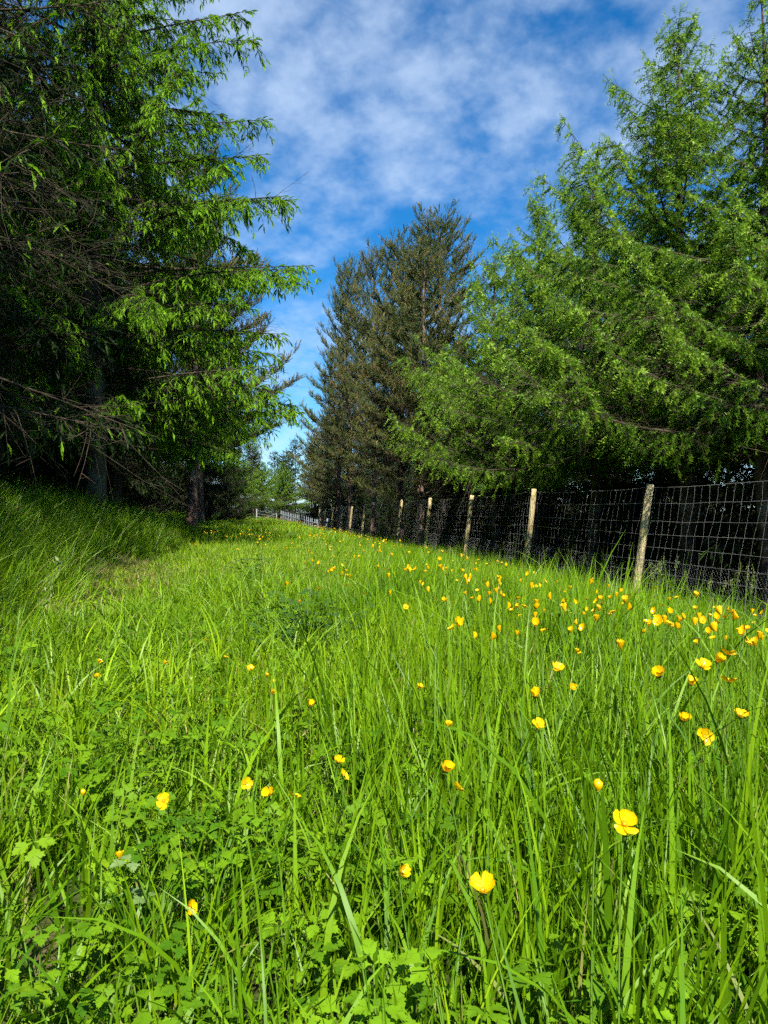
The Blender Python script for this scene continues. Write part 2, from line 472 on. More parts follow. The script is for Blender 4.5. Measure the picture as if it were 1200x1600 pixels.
    X = norm(tgs * np.cos(be)[:, None] + sds * np.sin(be)[:, None] + rng.normal(0, .25 if kind != 'larch' else .12, (m, 3)) + UPV * ({'spruce': -.30, 'larch': .03, 'pine': .8}[kind]))
    tvv, tff = TM[kind]
    L = shoot_l * rng.uniform(.65, 1.25, m)
    # shoots on the branches themselves
    nq = np.maximum((Lb * (1 - t0) / (shoot_sp * .8)).astype(int), 2); iq = np.repeat(np.arange(nb), nq); tq = t0 + (1 - t0) * rng.uniform(0, 1, len(iq))
    bpos = bp(iq, tq); btan = norm(bt(iq, tq) + rng.normal(0, .35, (len(iq), 3)))
    # leader and branch tips
    nl = int(leader / .07)
    zl = rng.uniform(H - leader, H, nl)
    sp = np.concatenate([sp, bp(np.arange(nb), np.ones(nb)), bpos, ax(zl), ax(np.array([H]))])
    X = np.concatenate([X, bt(np.arange(nb), np.ones(nb)), btan, norm(np.stack([np.cos(zl * 77), np.sin(zl * 77), .7 + 0 * zl], -1)), np.array([[0, 0, 1.0]])])
    L = np.concatenate([L, np.full(nb, shoot_l), np.full(len(iq), shoot_l), np.full(nl, shoot_l * .8), np.array([shoot_l * 1.6])])
    mm = len(sp)
    outer = np.concatenate([np.clip(t[js] * .7 + s * .5, 0, 1.2), np.ones(nb), tq * .8, np.ones(mm - m - nb - len(iq))])
    br = rng.uniform(0, 1, nb)
    tint = np.clip(rng.uniform(0, 1, mm) * .5 + .55 * np.concatenate([br[it[js]], br, br[iq], np.full(mm - m - nb - len(iq), .5)]) - .02, 0, 1)
    age = (rng.uniform(0, 1, mm) < new * outer ** 2) * rng.uniform(.45, 1, mm)
    Ln = L * (1 + .30 * age)
    V, F = stamp(tvv, tff, sp, X, UPV, np.stack([Ln, Ln * (1 + .3 * age), Ln * (1 + .3 * age)], -1) if kind == 'spruce' else Ln, rng, roll=math.pi if kind != 'spruce' else .5)
    facc = Acc(); facc.add(V, F, tint=np.repeat(tint, len(tvv)), age=np.repeat(age, len(tvv)))
    # bare dead twigs: inner crown and below it
    if bare:
        ib = rng.integers(0, nb, bare)
        if dead_z is not None:
            low = np.where(z0 < dead_z)[0]; ib = rng.choice(low, bare)
        t = rng.uniform(.08, .9, bare); o2 = bp(ib, t)
        tg = bt(ib, t); sd = norm(np.cross(tg, UPV)) * rng.choice([-1.0, 1.0], bare)[:, None]
        D2 = norm(tg * rng.uniform(.1, .9, bare)[:, None] + sd * rng.uniform(.3, 1, bare)[:, None] + rng.normal(0, .3, (bare, 3)) - UPV * rng.uniform(-.1, .45, bare)[:, None])
        l2 = bare_len * rng.uniform(.3, 1.2, bare)
        bend = rng.normal(0, .25, (bare, 3)); bend[:, 2] -= .12
        s4 = np.array([0, .35, .7, 1.0])
        P2 = o2[:, None] + D2[:, None] * (l2[:, None] * s4)[..., None] + bend[:, None] * (l2[:, None] * s4 ** 2)[..., None]
        v, ff = tubes(P2, np.broadcast_to(np.array([.0055, .0045, .003, .0015]), (bare, 4)), 3); bacc.add(v, ff)
        # side twiglets
        i2 = np.repeat(np.arange(bare), 3); q = rng.uniform(.2, .9, len(i2))
        o3 = o2[i2] + D2[i2] * (l2[i2] * q)[:, None] + bend[i2] * (l2[i2] * q ** 2)[:, None]
        D3 = norm(D2[i2] + rng.normal(0, .7, (len(i2), 3))); l3 = l2[i2] * rng.uniform(.15, .45, len(i2))
        P3 = np.stack([o3, o3 + D3 * l3[:, None]], 1)
        v, ff = tubes(P3, np.broadcast_to(np.array([.003, .0012]), (len(i2), 2)), 3); bacc.add(v, ff)
    return (tacc.mesh(name + '_trunk', M[mats[0]], True), bacc.mesh(name + '_branches', M[mats[1]]), facc.mesh(name + '_crown', M[mats[2]]))


def tree_thing(name, meshes, loc, rotz, scale, label, group, cat='tree'):
    root = bpy.data.objects.new(name, None); COL.objects.link(root)
    root.location = loc; root.rotation_euler = (0, 0, rotz)
    root.scale = scale if hasattr(scale, '__len__') else (scale,) * 3
    link('trunk', meshes[0], root)
    tag(link('branches', meshes[1], root), kind='stuff')
    tag(link('crown', meshes[2], root), kind='stuff')
    return tag(root, label, cat, group)


full = lambda f: np.clip(1.08 - f, 0, 1) ** .62
spr_pitch = lambda f: -.12 + .75 * f ** 1.5
MS = {}
MS['spruce'] = conifer_meshes('spruce', 'spruce', 11, 13.6, 1.4, 4.2, 172, lambda f: np.clip(1.05 - f, 0, 1) ** .5, lambda f: .16 + .5 * f ** 1.5, .27, .12,
                              .106, .66, .42, .066, .124, t0=.15, bare=1200, trunk_r=.2, new=1.5, hang=.55, dead_z=7)
MS['twiggy'] = conifer_meshes('twiggy', 'spruce', 23, 14.0, 1.0, 3.4, 200, lambda f: np.clip(1.05 - f, 0, 1) ** .45, lambda f: .10 + .5 * f ** 1.5, .26, .14,
                              .22, .50, .3, .08, .12, t0=.5, bare=7000, bare_len=.95, trunk_r=.19, new=.22, hang=.4)
MS['larch'] = conifer_meshes('larch', 'larch', 31, 9.0, 2.2, 3.9, 88, lambda f: np.clip(1.03 - f, 0, 1) ** .92, lambda f: .06 + .80 * f ** 1.2, .20, .30,
                             .058, .50, .48, .070, .108, t0=.04, bare=900, trunk_r=.13, mats=('bark', 'twig', 'larch'), new=.38, hang=.42, dead_z=3.5, leader=1.5, whorl=.85)
MS['larch2'] = conifer_meshes('larch_two', 'larch', 37, 8.8, 2.2, 3.7, 76, lambda f: np.clip(1.03 - f, 0, 1) ** 1.0, lambda f: .10 + .82 * f ** 1.1, .26, .34,
                              .060, .48, .52, .074, .110, t0=.04, bare=600, trunk_r=.12, mats=('bark', 'twig', 'larch'), new=.38, hang=.46, dead_z=3.5, leader=1.6, whorl=.85)
MS['pine'] = conifer_meshes('pine', 'pine', 41, 11.5, 2.6, 2.7, 92, lambda f: np.clip(1.10 - f, 0, 1) ** .6, lambda f: .12 + .75 * f, .14, .34,
                            .16, .55, -.15, .10, .29, t0=.25, bare=1300, trunk_r=.14, mats=('pine_bark', 'twig', 'pine'), new=.16, hang=-.05, dead_z=6, whorl=.8, leader=1.2)
MS['pine2'] = conifer_meshes('pine_two', 'pine', 43, 12.0, 2.4, 2.9, 86, lambda f: np.clip(1.12 - f, 0, 1) ** .75, lambda f: .15 + .75 * f, .18, .36,
                             .16, .55, -.1, .10, .29, t0=.28, bare=1700, trunk_r=.14, mats=('pine_bark', 'twig', 'pine'), new=.34, hang=-.05, dead_z=7, whorl=.8, leader=1.2)
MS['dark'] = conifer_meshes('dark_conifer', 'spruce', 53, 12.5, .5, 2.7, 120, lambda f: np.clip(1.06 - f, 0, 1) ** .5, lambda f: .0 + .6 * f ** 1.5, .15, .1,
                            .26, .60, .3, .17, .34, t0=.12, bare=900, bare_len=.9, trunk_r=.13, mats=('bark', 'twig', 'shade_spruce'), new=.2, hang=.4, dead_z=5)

# named trees: (kind, mesh, px or None, u, y, scale, rot, label)
G_LEFT = 'spruces along the bank'
G_LARCH = 'larches behind the wire fence'
G_PINE = 'pines along the track'
NAMED = [
    ('spruce_tree', 'twiggy', -3.75, 6.5, (.84, .84, .95), 0.4, 'big shaded spruce at the left edge, full of bare brown twigs', G_LEFT),
    ('spruce_tree', 'spruce', -2.8, 14.2, (1.03, 1.03, 1.0), 2.1, 'tall spruce covered in bright lime green new shoots above the bank', G_LEFT),
    ('spruce_tree', 'spruce', -3.30, 19.5, (.92, .92, .97), 4.0, 'spruce half hidden behind the lime green spruce, over the shaded bank', G_LEFT),
    ('pine_tree', 'pine2', -1.75, 26.0, (1.2, 1.2, 1.05), 0.8, 'olive brown pine leaning its twigs out past the left spruces', G_PINE),
    ('pine_tree', 'pine', -1.9, 34.0, (1.2, 1.2, 1.0), 2.6, 'dark pine just beyond the olive brown pine on the left side', G_PINE),
    ('larch_tree', 'larch', 8.3, 9.2, (.92, .92, .98), 0.3, 'larch cut off by the right edge, behind the nearest fence wires', G_LARCH),
    ('larch_tree', 'larch2', 7.5, 11.0, (1, 1, 1.0), 1.9, 'tall feathery larch with the second highest pointed top, near the right edge', G_LARCH),
    ('larch_tree', 'larch', 7.5, 12.9, (1.08, 1.08, 1.06), 3.6, 'tall bright green larch with the highest thin pointed top, behind the fence', G_LARCH),
    ('larch_tree', 'larch2', 7.4, 16.2, (1.08, 1.08, 1.03), 5.0, 'larch third from the right edge, shorter than the two tallest larches', G_LARCH),
    ('larch_tree', 'larch', 7.3, 19.4, (1.0, 1.0, 1.02), 0.9, 'larch whose top steps down towards the pines', G_LARCH),
    ('larch_tree', 'larch2', 7.4, 22.6, (.95, .95, 1.06), 2.7, 'last larch of the row, beside the brown pine', G_LARCH),
    ('pine_tree', 'pine2', 5.62, 24.6, (.95, .95, .80), 1.2, 'pine with a bare reddish trunk standing right behind the fence', G_PINE),
    ('pine_tree', 'pine', 7.05, 27.5, (1.1, 1.1, 1.0), 3.9, 'tallest brown tipped pine in the middle of the right row', G_PINE),
    ('pine_tree', 'pine', 6.3, 31.0, (1.0, 1.0, 1.03), 5.5, 'pine with a spiky top left of the tallest brown pine', G_PINE),
    ('pine_tree', 'pine2', 6.0, 35.5, (.95, .95, 1.1), 0.2, 'narrow blue green pine further along the fence', G_PINE),
    ('pine_tree', 'pine', 5.6, 40.0, (.9, .9, 1.2), 2.2, 'slender pine with a thin pointed top next to the sky gap', G_PINE),
    ('pine_tree', 'pine2', 5.9, 47.0, (1.0, 1.0, .95), 3.2, 'pine at the narrow end of the right row beside the sky gap', G_PINE),
]
done = {}
for nm, mk, u, y, sc, rz, lab, grp in NAMED:
    p = uy(u, y)
    if mk in done:
        r = copy_tree(done[mk], p, (0, 0, rz), sc, lab, grp)
        r.name = nm
    else:
        done[mk] = tree_thing(nm, MS[mk], p, rz, sc, lab, grp)

rnd = random.Random(7)


def crowd(mk, name, spots, label, group, smin=.85, smax=1.15):
    for (u, y) in spots:
        s = rnd.uniform(smin, smax)
        p = uy(u + rnd.uniform(-.5, .5), y + rnd.uniform(-.6, .6))
        if mk in done:
            r = copy_tree(done[mk], p, (0, 0, rnd.uniform(0, 6.28)), (s, s, s * rnd.uniform(.9, 1.1)), label, group); r.name = name
        else:
            done[mk] = tree_thing(name, MS[mk], p, rnd.uniform(0, 6.28), s, label, group)


# trees outside the frame on the left, whose shade lies on the bank
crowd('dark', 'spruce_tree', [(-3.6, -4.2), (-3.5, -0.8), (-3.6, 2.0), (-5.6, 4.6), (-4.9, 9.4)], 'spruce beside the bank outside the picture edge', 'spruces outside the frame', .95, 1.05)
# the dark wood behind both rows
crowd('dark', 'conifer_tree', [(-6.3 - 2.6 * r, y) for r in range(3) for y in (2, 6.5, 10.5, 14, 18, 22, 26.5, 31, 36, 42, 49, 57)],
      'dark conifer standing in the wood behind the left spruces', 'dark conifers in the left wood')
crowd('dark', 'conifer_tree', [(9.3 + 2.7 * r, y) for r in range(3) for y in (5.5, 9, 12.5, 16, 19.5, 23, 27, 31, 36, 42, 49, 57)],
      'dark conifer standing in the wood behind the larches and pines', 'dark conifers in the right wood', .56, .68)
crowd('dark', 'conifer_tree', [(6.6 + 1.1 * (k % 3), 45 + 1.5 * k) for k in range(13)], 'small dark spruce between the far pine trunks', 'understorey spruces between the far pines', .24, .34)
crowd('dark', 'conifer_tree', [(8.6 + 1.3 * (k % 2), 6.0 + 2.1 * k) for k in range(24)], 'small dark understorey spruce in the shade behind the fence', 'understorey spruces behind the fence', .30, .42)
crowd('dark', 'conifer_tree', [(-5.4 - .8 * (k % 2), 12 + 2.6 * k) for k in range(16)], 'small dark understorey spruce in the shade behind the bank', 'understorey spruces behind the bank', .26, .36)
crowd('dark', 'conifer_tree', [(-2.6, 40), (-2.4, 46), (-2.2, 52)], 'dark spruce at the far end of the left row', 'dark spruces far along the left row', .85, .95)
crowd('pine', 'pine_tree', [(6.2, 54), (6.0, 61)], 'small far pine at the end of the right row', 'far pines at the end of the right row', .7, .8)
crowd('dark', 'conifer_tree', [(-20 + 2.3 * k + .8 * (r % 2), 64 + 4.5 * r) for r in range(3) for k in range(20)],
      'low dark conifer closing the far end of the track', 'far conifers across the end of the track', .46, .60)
# young sunlit trees at the end of the track
for i, (u, y, s, lab) in enumerate([(-.4, 50, .40, 'pale sunlit young larch at the far end beside the dark left wood'),
                                    (1.3, 53, .36, 'short sunlit young larch left of the sky gap'),
                                    (3.0, 57, .40, 'small young larch under the sky gap')]):
    r = copy_tree(done['larch'], uy(u, y), (0, 0, i * 2.0), (s * 1.5, s * 1.5, s * 1.25), lab, 'young larches at the end of the track'); r.name = 'larch_tree'

# ------------------------------------------------------------------ the wire fence
def build_fence():
    rng = np.random.default_rng(5)
    root = bpy.data.objects.new('wire_fence', None); COL.objects.link(root)
    U = 5.16
    root.location = uy(U, 10.2)
    tag(root, 'tall wire netting fence on round wooden posts beside the meadow', 'fence')
    base = np.array(root.location)
    ds = [10.2 + 3.93 * i for i in range(-2, 12)]
    lean_x = .125
    tops = []; foots = []
    for i, d in enumerate(ds):
        f = np.array(uy(U, d)); H = 1.80 + rng.uniform(-.03, .03) - .03 * max(0, i - 6)
        lx = lean_x * rng.uniform(.7, 1.1); ly = -.03 + rng.normal(0, .015)
        foots.append(f); tops.append(f + np.array([lx * H, ly * H, H]))
        k = 9; t = np.linspace(-.15, 1, k)
        P = (f - base)[None] + np.stack([lx * H * t, ly * H * t, H * t], -1)
        r = .050 * rng.uniform(.92, 1.08) * (1 + rng.normal(0, .025, k)); r[-1] *= .93
        V, F = tubes(P[None], r[None], 12)
        V += rng.normal(0, .0014, V.shape)
        c = len(V); V = np.concatenate([V, (P[-1] + np.array([0, 0, .006]))[None]])
        ring = np.arange(c - 12, c)
        F = np.concatenate([F, np.stack([ring, np.roll(ring, -1), np.full(12, c)], -1)])
        o = link('post', make_mesh('post', V, F, None, False, M['post']), root)
        sv = []
        # staple that holds the top wire
        q = P[-1] + np.array([-.05 + .004, -.02, -.05]) - np.array([0, 0, 0])
        st = np.array([[q + [0, 0, .02], q + [-.012, -.012, .012], q + [-.012, -.012, -.012], q + [0, 0, -.02]]])
        V, F = tubes(st, np.full((1, 4), .0025), 4); link('staple', make_mesh('staple', V, F, None, False, M['wire']), o)
    levels = [.05, .255, .485, .655, .825, 1.0, 1.15, 1.29, 1.42, 1.54, 1.64]
    H = 1.80
    off = np.array([-.055, -.02, 0])
    def at(i, s, drop):
        """point on the net in bay i at share s, that far below the post tops"""
        k = 1 - drop / H
        a = foots[i] + (tops[i] - foots[i]) * k; b = foots[i + 1] + (tops[i + 1] - foots[i + 1]) * k
        s = np.asarray(s)[..., None]
        p = a + (b - a) * s
        p = p + np.array([0, 0, 1.0]) * (-.022 * np.sin(s * math.pi) * (1.3 - drop))
        g = ground_z(p[..., 0], p[..., 1])
        return p + off - base
    for j, dr in enumerate(levels):
        pts = np.concatenate([at(i, np.linspace(0, .875, 8), dr) for i in range(len(ds) - 1)])
        pts = pts + np.stack([0 * pts[:, 0], 0 * pts[:, 0], rng.normal(0, .004, len(pts))], -1)
        V, F = tubes(pts[None], np.full((1, len(pts)), .0027 if j == 0 else .0019), 4)
        link('wire', make_mesh('wire', V, F, None, False, M['wire']), root)
    for i in range(len(ds) - 1):
        n = 27
        s = (np.arange(n) + .5) / n
        rows = np.stack([at(i, s, dr) for dr in levels], 1)
        zig = rng.normal(0, .008, rows.shape); zig[:, :, 2] = 0
        drift = .02 * np.sin(np.arange(len(levels)) * .8 + i)[None, :, None] * np.array([TK, -1, 0])
        V, F = tubes(rows + zig + drift, np.full(rows.shape[:2], .0016), 3)
        tag(link('netting', make_mesh('netting', V, F, None, False, M['wire']), root), kind='stuff')
        if i < 5:    # fine rabbit netting along the foot
            m = 84; lo, hi = 1.66, .98
            q0 = np.linspace(-.16, 1.0, m)
            for sg in (1, -1):
                a = q0 if sg > 0 else q0 + .16
                b = a + sg * .16
                P = []
                for q, w in zip(a, b):
                    ts = np.linspace(0, 1, 5); sq = q + (w - q) * ts
                    if sq.min() < 0 or sq.max() > 1: continue
                    P.append(np.stack([at(i, sq[h], lo + (hi - lo) * ts[h]) for h in range(5)]))
                P = np.array(P)
                V, F = tubes(P, np.full(P.shape[:2], .0006), 3)
                tag(link('rabbit_netting', make_mesh('rabbit_netting', V, F, None, False, M['wire']), root), kind='stuff')


build_fence()


def box(c, s, bev=.0):
    x, y, z = s[0] / 2, s[1] / 2, s[2] / 2
    V = np.array([[a * x, b * y, d * z] for a in (-1, 1) for b in (-1, 1) for d in (-1, 1)], float) + np.array(c)
    F = np.array([[0, 1, 3], [0, 3, 2], [4, 6, 7], [4, 7, 5], [0, 4, 5], [0, 5, 1], [2, 3, 7], [2, 7, 6], [0, 2, 6], [0, 6, 4], [1, 5, 7], [1, 7, 3]])
    return V, F


def build_far_rails():
    # grey picket hurdle and the pale gate at the far end of the meadow
    rng = np.random.default_rng(3)
    a = np.array([(438 - 600) / 1200 * 46, 46.0, 0]); b = np.array([(497 - 600) / 1200 * 41, 41.0, 0])
    root = bpy.data.objects.new('picket_fence', None); COL.objects.link(root)
    root.location = (a[0], a[1], float(ground_z(a[0], a[1])))
    tag(root, 'low grey picket fence at the far end of the meadow', 'fence')
    n = 22
    base = np.array(root.location)
    dirv = (b - a) / np.linalg.norm(b - a)
    rots = math.atan2(dirv[1], dirv[0])
    V0, F0 = box((0, 0, .42), (.075, .022, .84))
    tip = np.array([[0, 0, .92]]); top = [1, 3, 7, 5]
    V0 = np.concatenate([V0, tip]); F0 = np.concatenate([F0, np.array([[top[k], top[(k + 1) % 4], 8] for k in range(4)])])
    me = make_mesh('picket', V0, F0, None, False, M['rail'])
    for i in range(n):
        p = a + (b - a) * i / (n - 1); z = float(ground_z(p[0], p[1])) - .02 * i / n * 5
        link('picket', me, root, (p[0] - base[0], p[1] - base[1], z - base[2] + rng.uniform(-.02, .02)), (rng.normal(0, .02), rng.normal(0, .03), rots))
    for h in (.25, .62):
        P = np.array([[a + [0, 0, float(ground_z(*a[:2])) + h], b + [0, 0, float(ground_z(*b[:2])) + h - .1]]]) - base + np.array([0, .03, 0])
        V, F = tubes(P, np.full((1, 2), .03), 4); link('rail', make_mesh('rail', V, F, None, False, M['rail']), root)
    # gate
    g0 = np.array([(401 - 600) / 1200 * 47, 47.0, 0]); g1 = np.array([(432 - 600) / 1200 * 50, 50.0, 0])
    gr = bpy.data.objects.new('field_gate', None); COL.objects.link(gr)
    gr.location = (g0[0], g0[1], float(ground_z(g0[0], g0[1])) - .15)
    tag(gr, 'small white tubular gate left of the picket fence', 'gate')
    gb = np.array(gr.location)
    z0 = gb[2]
    V, F = tubes(np.array([[g0 + [0, 0, z0 - .2], g0 + [0, 0, z0 + .98]]]) - gb, np.full((1, 2), .045), 8); link('gate_post', make_mesh('gate_post', V, F, None, True, M['white']), gr)
    V, F = tubes(np.array([[g1 + [0, 0, z0 - .2], g1 + [0, 0, z0 + .70]]]) - gb, np.full((1, 2), .04), 8); link('gate_post', make_mesh('gate_post', V, F, None, True, M['white']), gr)
    for h in (.88, .70, .52, .36, .2):
        P = np.array([[g0 + [0, 0, z0 + h], g1 + [0, 0, z0 + h - .24]]]) - gb
        V, F = tubes(P, np.full((1, 2), .015), 6); link('gate_bar', make_mesh('gate_bar', V, F, None, True, M['white']), gr)
    P = np.array([[g0 + [0, 0, z0 + .2], g1 + [0, 0, z0 + .68]]]) - gb
    V, F = tubes(P, np.full((1, 2), .018), 6); link('gate_brace', make_mesh('gate_brace', V, F, None, True, M['white']), gr)
    # short leaning strainer post beyond the pickets
    for (px, d, lab) in ((508, 43.5, 'short grey leaning post beside the picket fence'),):
        x = (px - 600) / 1200 * d; z = float(ground_z(x, d))
        P = np.array([[[0, 0, -.2], [.06, 0, .4], [.14, 0, .95]]]); V, F = tubes(P, np.array([[.06, .055, .05]]), 10)
        c = len(V); V = np.concatenate([V, [[.14, 0, .96]]]); ring = np.arange(c - 10, c)
        F = np.concatenate([F, np.stack([ring, np.roll(ring, -1), np.full(10, c)], -1)])
        tag(link('leaning_post', make_mesh('leaning_post', V, F, None, False, M['rail']), None, (x, d, z)), lab, 'post')


build_far_rails()

# ------------------------------------------------------------------ grass
def blades(rng, n, h, w, spread, lean, curl, segs=5, straw=0.0, bias=(0, 0), ctr=None, hs=None, ct=None):
    """n ribbons: heights h(lo,hi), half widths w(lo,hi); lean start angle from vertical, curl extra angle to the tip"""
    az = rng.uniform(0, 2 * math.pi, n)
    r = spread * np.sqrt(rng.uniform(0, 1, n)); a2 = rng.uniform(0, 2 * math.pi, n)
    base = np.stack([r * np.cos(a2), r * np.sin(a2), np.full(n, -.02)], -1)
    H = rng.uniform(h[0], h[1], n); W = rng.uniform(w[0], w[1], n)
    if ctr is not None:
        ci = rng.integers(0, len(ctr), n)
        base[:, :2] += ctr[ci]; H = H * hs[ci]
    th0 = np.abs(rng.normal(0, lean, n)); cu = np.abs(rng.normal(curl[0], curl[1], n))
    A = np.stack([np.cos(az) + bias[0], np.sin(az) + bias[1], 0 * az], -1); A = norm(A)
    Sd = np.stack([-A[:, 1], A[:, 0], 0 * az], -1)
    tw = rng.normal(0, .5, n)
    k = segs + 1; t = np.linspace(0, 1, k)
    th = th0[:, None] + cu[:, None] * t[None] ** 1.6
    ds = (H / segs)[:, None]
    dx = np.sin(th) * ds; dz = np.cos(th) * ds
    X = np.cumsum(np.concatenate([np.zeros((n, 1)), dx[:, :-1]], 1), 1); Z = np.cumsum(np.concatenate([np.zeros((n, 1)), dz[:, :-1]], 1), 1)
    C = base[:, None] + A[:, None] * X[..., None] + UPV * Z[..., None]
    C = C + Sd[:, None] * (rng.normal(0, .04, n)[:, None] * H[:, None] * t[None] ** 2)[..., None]
    wd = W[:, None] * (np.minimum(.55 + 1.2 * t, 1.0) * (1 - t ** 2.6))[None] if False else W[:, None] * (np.minimum(.6 + 1.5 * t, 1) * np.clip(1 - t ** 2.2, 0.02, 1))[None]
    nrm = A[:, None] * np.cos(th)[..., None] - UPV * np.sin(th)[..., None]
    tt = tw[:, None] * (0.4 + t[None])
    Wv = Sd[:, None] * np.cos(tt)[..., None] + nrm * np.sin(tt)[..., None]
    Lf = C - Wv * wd[..., None]; Rt = C + Wv * wd[..., None]
    V = np.stack([Lf, Rt], 2).reshape(-1, 3)
    i = np.arange(n * k * 2).reshape(n, k, 2)
    a, b, c, d = i[:, :-1, 0], i[:, :-1, 1], i[:, 1:, 1], i[:, 1:, 0]
    F = np.concatenate([np.stack([a, b, c], -1).reshape(-1, 3), np.stack([a, c, d], -1).reshape(-1, 3)])
    tb = rng.uniform(0, 1, n)
    if ctr is not None: tb = np.clip(tb * .6 + ct[ci] * .5, 0, 1)
    tint = np.repeat(tb, k * 2)
    age = np.repeat((rng.uniform(0, 1, n) < straw) * rng.uniform(.5, 1, n), k * 2)
    return V, F, tint, age


def leaf_shape():
    """three-part toothed buttercup leaf, stalk at the origin, lying along +x, about 1 long"""
    half = [(0.02, .02), (.22, .06), (.33, .24), (.43, .24), (.47, .40), (.56, .35), (.70, .42), (.67, .28), (.74, .23), (.52, .07), (.74, .13), (.80, .24), (.86, .15), (.98, .14), (.93, .06), (1.06, .0)]
    outl = half + [(x, -y) for x, y in half[-2::-1]]
    V = []; F = []
    for ang, sc, off in ((0, 1.0, .10), (1.25, .86, .02), (-1.25, .86, .02)):
        ca, sa = math.cos(ang), math.sin(ang); b = len(V)
        pts = [(.5, 0.0)] + outl
        for j, (x, y) in enumerate(pts):
            z = .10 * abs(y) * 1.2 - .22 * max(0, x - .4) ** 2 + (.02 if j == 0 else 0)
            x2, y2 = x * sc * .62 + off, y * sc * .62
            V.append((x2 * ca - y2 * sa, x2 * sa + y2 * ca, z * sc))
        n = len(outl)
        for j in range(n): F.append((b, b + 1 + j, b + 1 + (j + 1) % n))
    return np.array(V), np.array(F)


LEAF_V, LEAF_F = leaf_shape()


def rosette(rng, n, size, h):
    acc = Acc()
    for _ in range(n):
        az = rng.uniform(0, 6.28); hh = rng.uniform(*h); out = rng.uniform(.03, .09)
        a = np.array([math.cos(az), math.sin(az), 0])
        tip = a * out + UPV * hh
        P = np.array([[a * .008, a * out * .3 + UPV * hh * .55, tip]])
        V, F = tubes(P, np.array([[.0017, .0014, .0012]]), 3); acc.add(V, F, tint=.5, age=.3)
        X = norm(a + UPV * rng.uniform(-.35, .35) + rng.normal(0, .25, 3))
        s = rng.uniform(*size)
        V, F = stamp(LEAF_V, LEAF_F, tip[None], X[None], UPV, np.array([[s, s, s]]), rng, roll=.35)
        acc.add(V, F, tint=rng.uniform(0, 1), age=0)
    return acc


TUFT = bpy.data.collections.new('tuft_library')
LEAFY = bpy.data.collections.new('leafy_library')


def lib(col, name, acc_or_tuple, mat):
    if isinstance(acc_or_tuple, Acc): me = acc_or_tuple.mesh(name, mat)
    else:
        V, F, ti, ag = acc_or_tuple; me = make_mesh(name, V, F, {'tint': ti, 'age': ag}, True, mat)
    o = bpy.data.objects.new(name, me); col.objects.link(o)


def merge_blades(*lists):
    acc = Acc()
    for V, F, ti, ag in lists: acc.add(V, F, tint=ti, age=ag)
    return acc


gr = np.random.default_rng(99)
NV = 5


def tile(rng, R, clumps, comps):
    """a round patch of turf: clumps thinning out towards the rim"""
    q = R * np.sqrt(rng.uniform(0, 1, clumps * 4)); q = q[rng.uniform(0, 1, len(q)) < 1.15 - (q / R) ** 1.5][:clumps]
    a = rng.uniform(0, 6.2832, len(q)); ctr = np.stack([q * np.cos(a), q * np.sin(a)], -1)
    hs = np.clip(rng.normal(1, .22, len(q)), .5, 1.5); ct = rng.uniform(0, 1, len(q))
    return merge_blades(*[blades(rng, n, h, w, sp, le, cu, sg, st, bi, ctr, hs, ct) for (n, h, w, sp, le, cu, sg, st, bi) in comps])


O = (0, 0)
KINDS_NEAR = {
    'a': [(210, (.22, .40), (.0017, .0038), .035, .13, (.35, .35), 5, .03, O), (120, (.10, .28), (.0016, .0032), .05, .36, (.6, .5), 4, .14, O), (32, (.28, .46), (.0034, .0060), .03, .15, (.6, .6), 6, .0, O)],
    'b': [(210, (.10, .22), (.0018, .0036), .05, .42, (.8, .6), 5, .06, O), (110, (.15, .32), (.0026, .0056), .04, .34, (.9, .6), 6, .02, O), (120, (.05, .15), (.0010, .0022), .06, .9, (.6, .6), 3, .5, O)],
    'c': [(330, (.30, .60), (.0016, .0034), .05, .25, (.7, .45), 5, .06, (.45, -.15)), (130, (.16, .38), (.0016, .0030), .07, .45, (.8, .5), 4, .15, (.3, 0))],
    'e': [(120, (.28, .48), (.0034, .0064), .025, .24, (.9, .6), 7, .0, O), (170, (.12, .30), (.0022, .0044), .04, .42, (.8, .6), 5, .06, O)],
    'f': [(280, (.06, .20), (.0010, .0026), .07, .95, (.5, .4), 3, .85, O), (110, (.05, .15), (.0014, .0028), .06, .5, (.7, .5), 4, .1, O)],
}
KINDS_MID = {
    'a': [(400, (.20, .40), (.0030, .0060), .05, .15, (.40, .35), 4, .03, O), (180, (.10, .24), (.0026, .0048), .07, .36, (.7, .5), 3, .12, O)],
    'b': [(420, (.09, .21), (.0024, .0050), .06, .42, (.8, .6), 4, .07, O), (200, (.05, .14), (.0016, .0034), .08, .8, (.6, .6), 3, .5, O)],
    'c': [(640, (.30, .60), (.0020, .0042), .07, .25, (.7, .45), 5, .06, (.45, -.15)), (200, (.16, .38), (.0020, .0036), .09, .45, (.8, .5), 3, .15, (.3, 0))],
    'f': [(460, (.06, .20), (.0016, .0034), .09, .95, (.5, .4), 3, .85, O), (160, (.05, .15), (.0020, .0036), .08, .5, (.7, .5), 3, .1, O)],
}
KINDS_FAR = {
    'a': [(1000, (.20, .40), (.0050, .0095), .09, .15, (.40, .35), 3, .03, O), (260, (.10, .24), (.0040, .0070), .10, .33, (.7, .5), 3, .10, O)],
    'c': [(1100, (.26, .55), (.0038, .0070), .10, .25, (.7, .45), 4, .06, (.45, -.15))],
}
VAR = {}
cnt = 0
for zone, (kinds, R, cl) in {'n': (KINDS_NEAR, .40, 34), 'm': (KINDS_MID, .68, 60), 'x': (KINDS_FAR, 1.35, 110)}.items():
    for kd, comps in kinds.items():
        VAR[zone + kd] = cnt
        for i in range(NV):
            lib(TUFT, 'tile_%03d' % cnt, tile(gr, R, cl, comps), M['grass']); cnt += 1
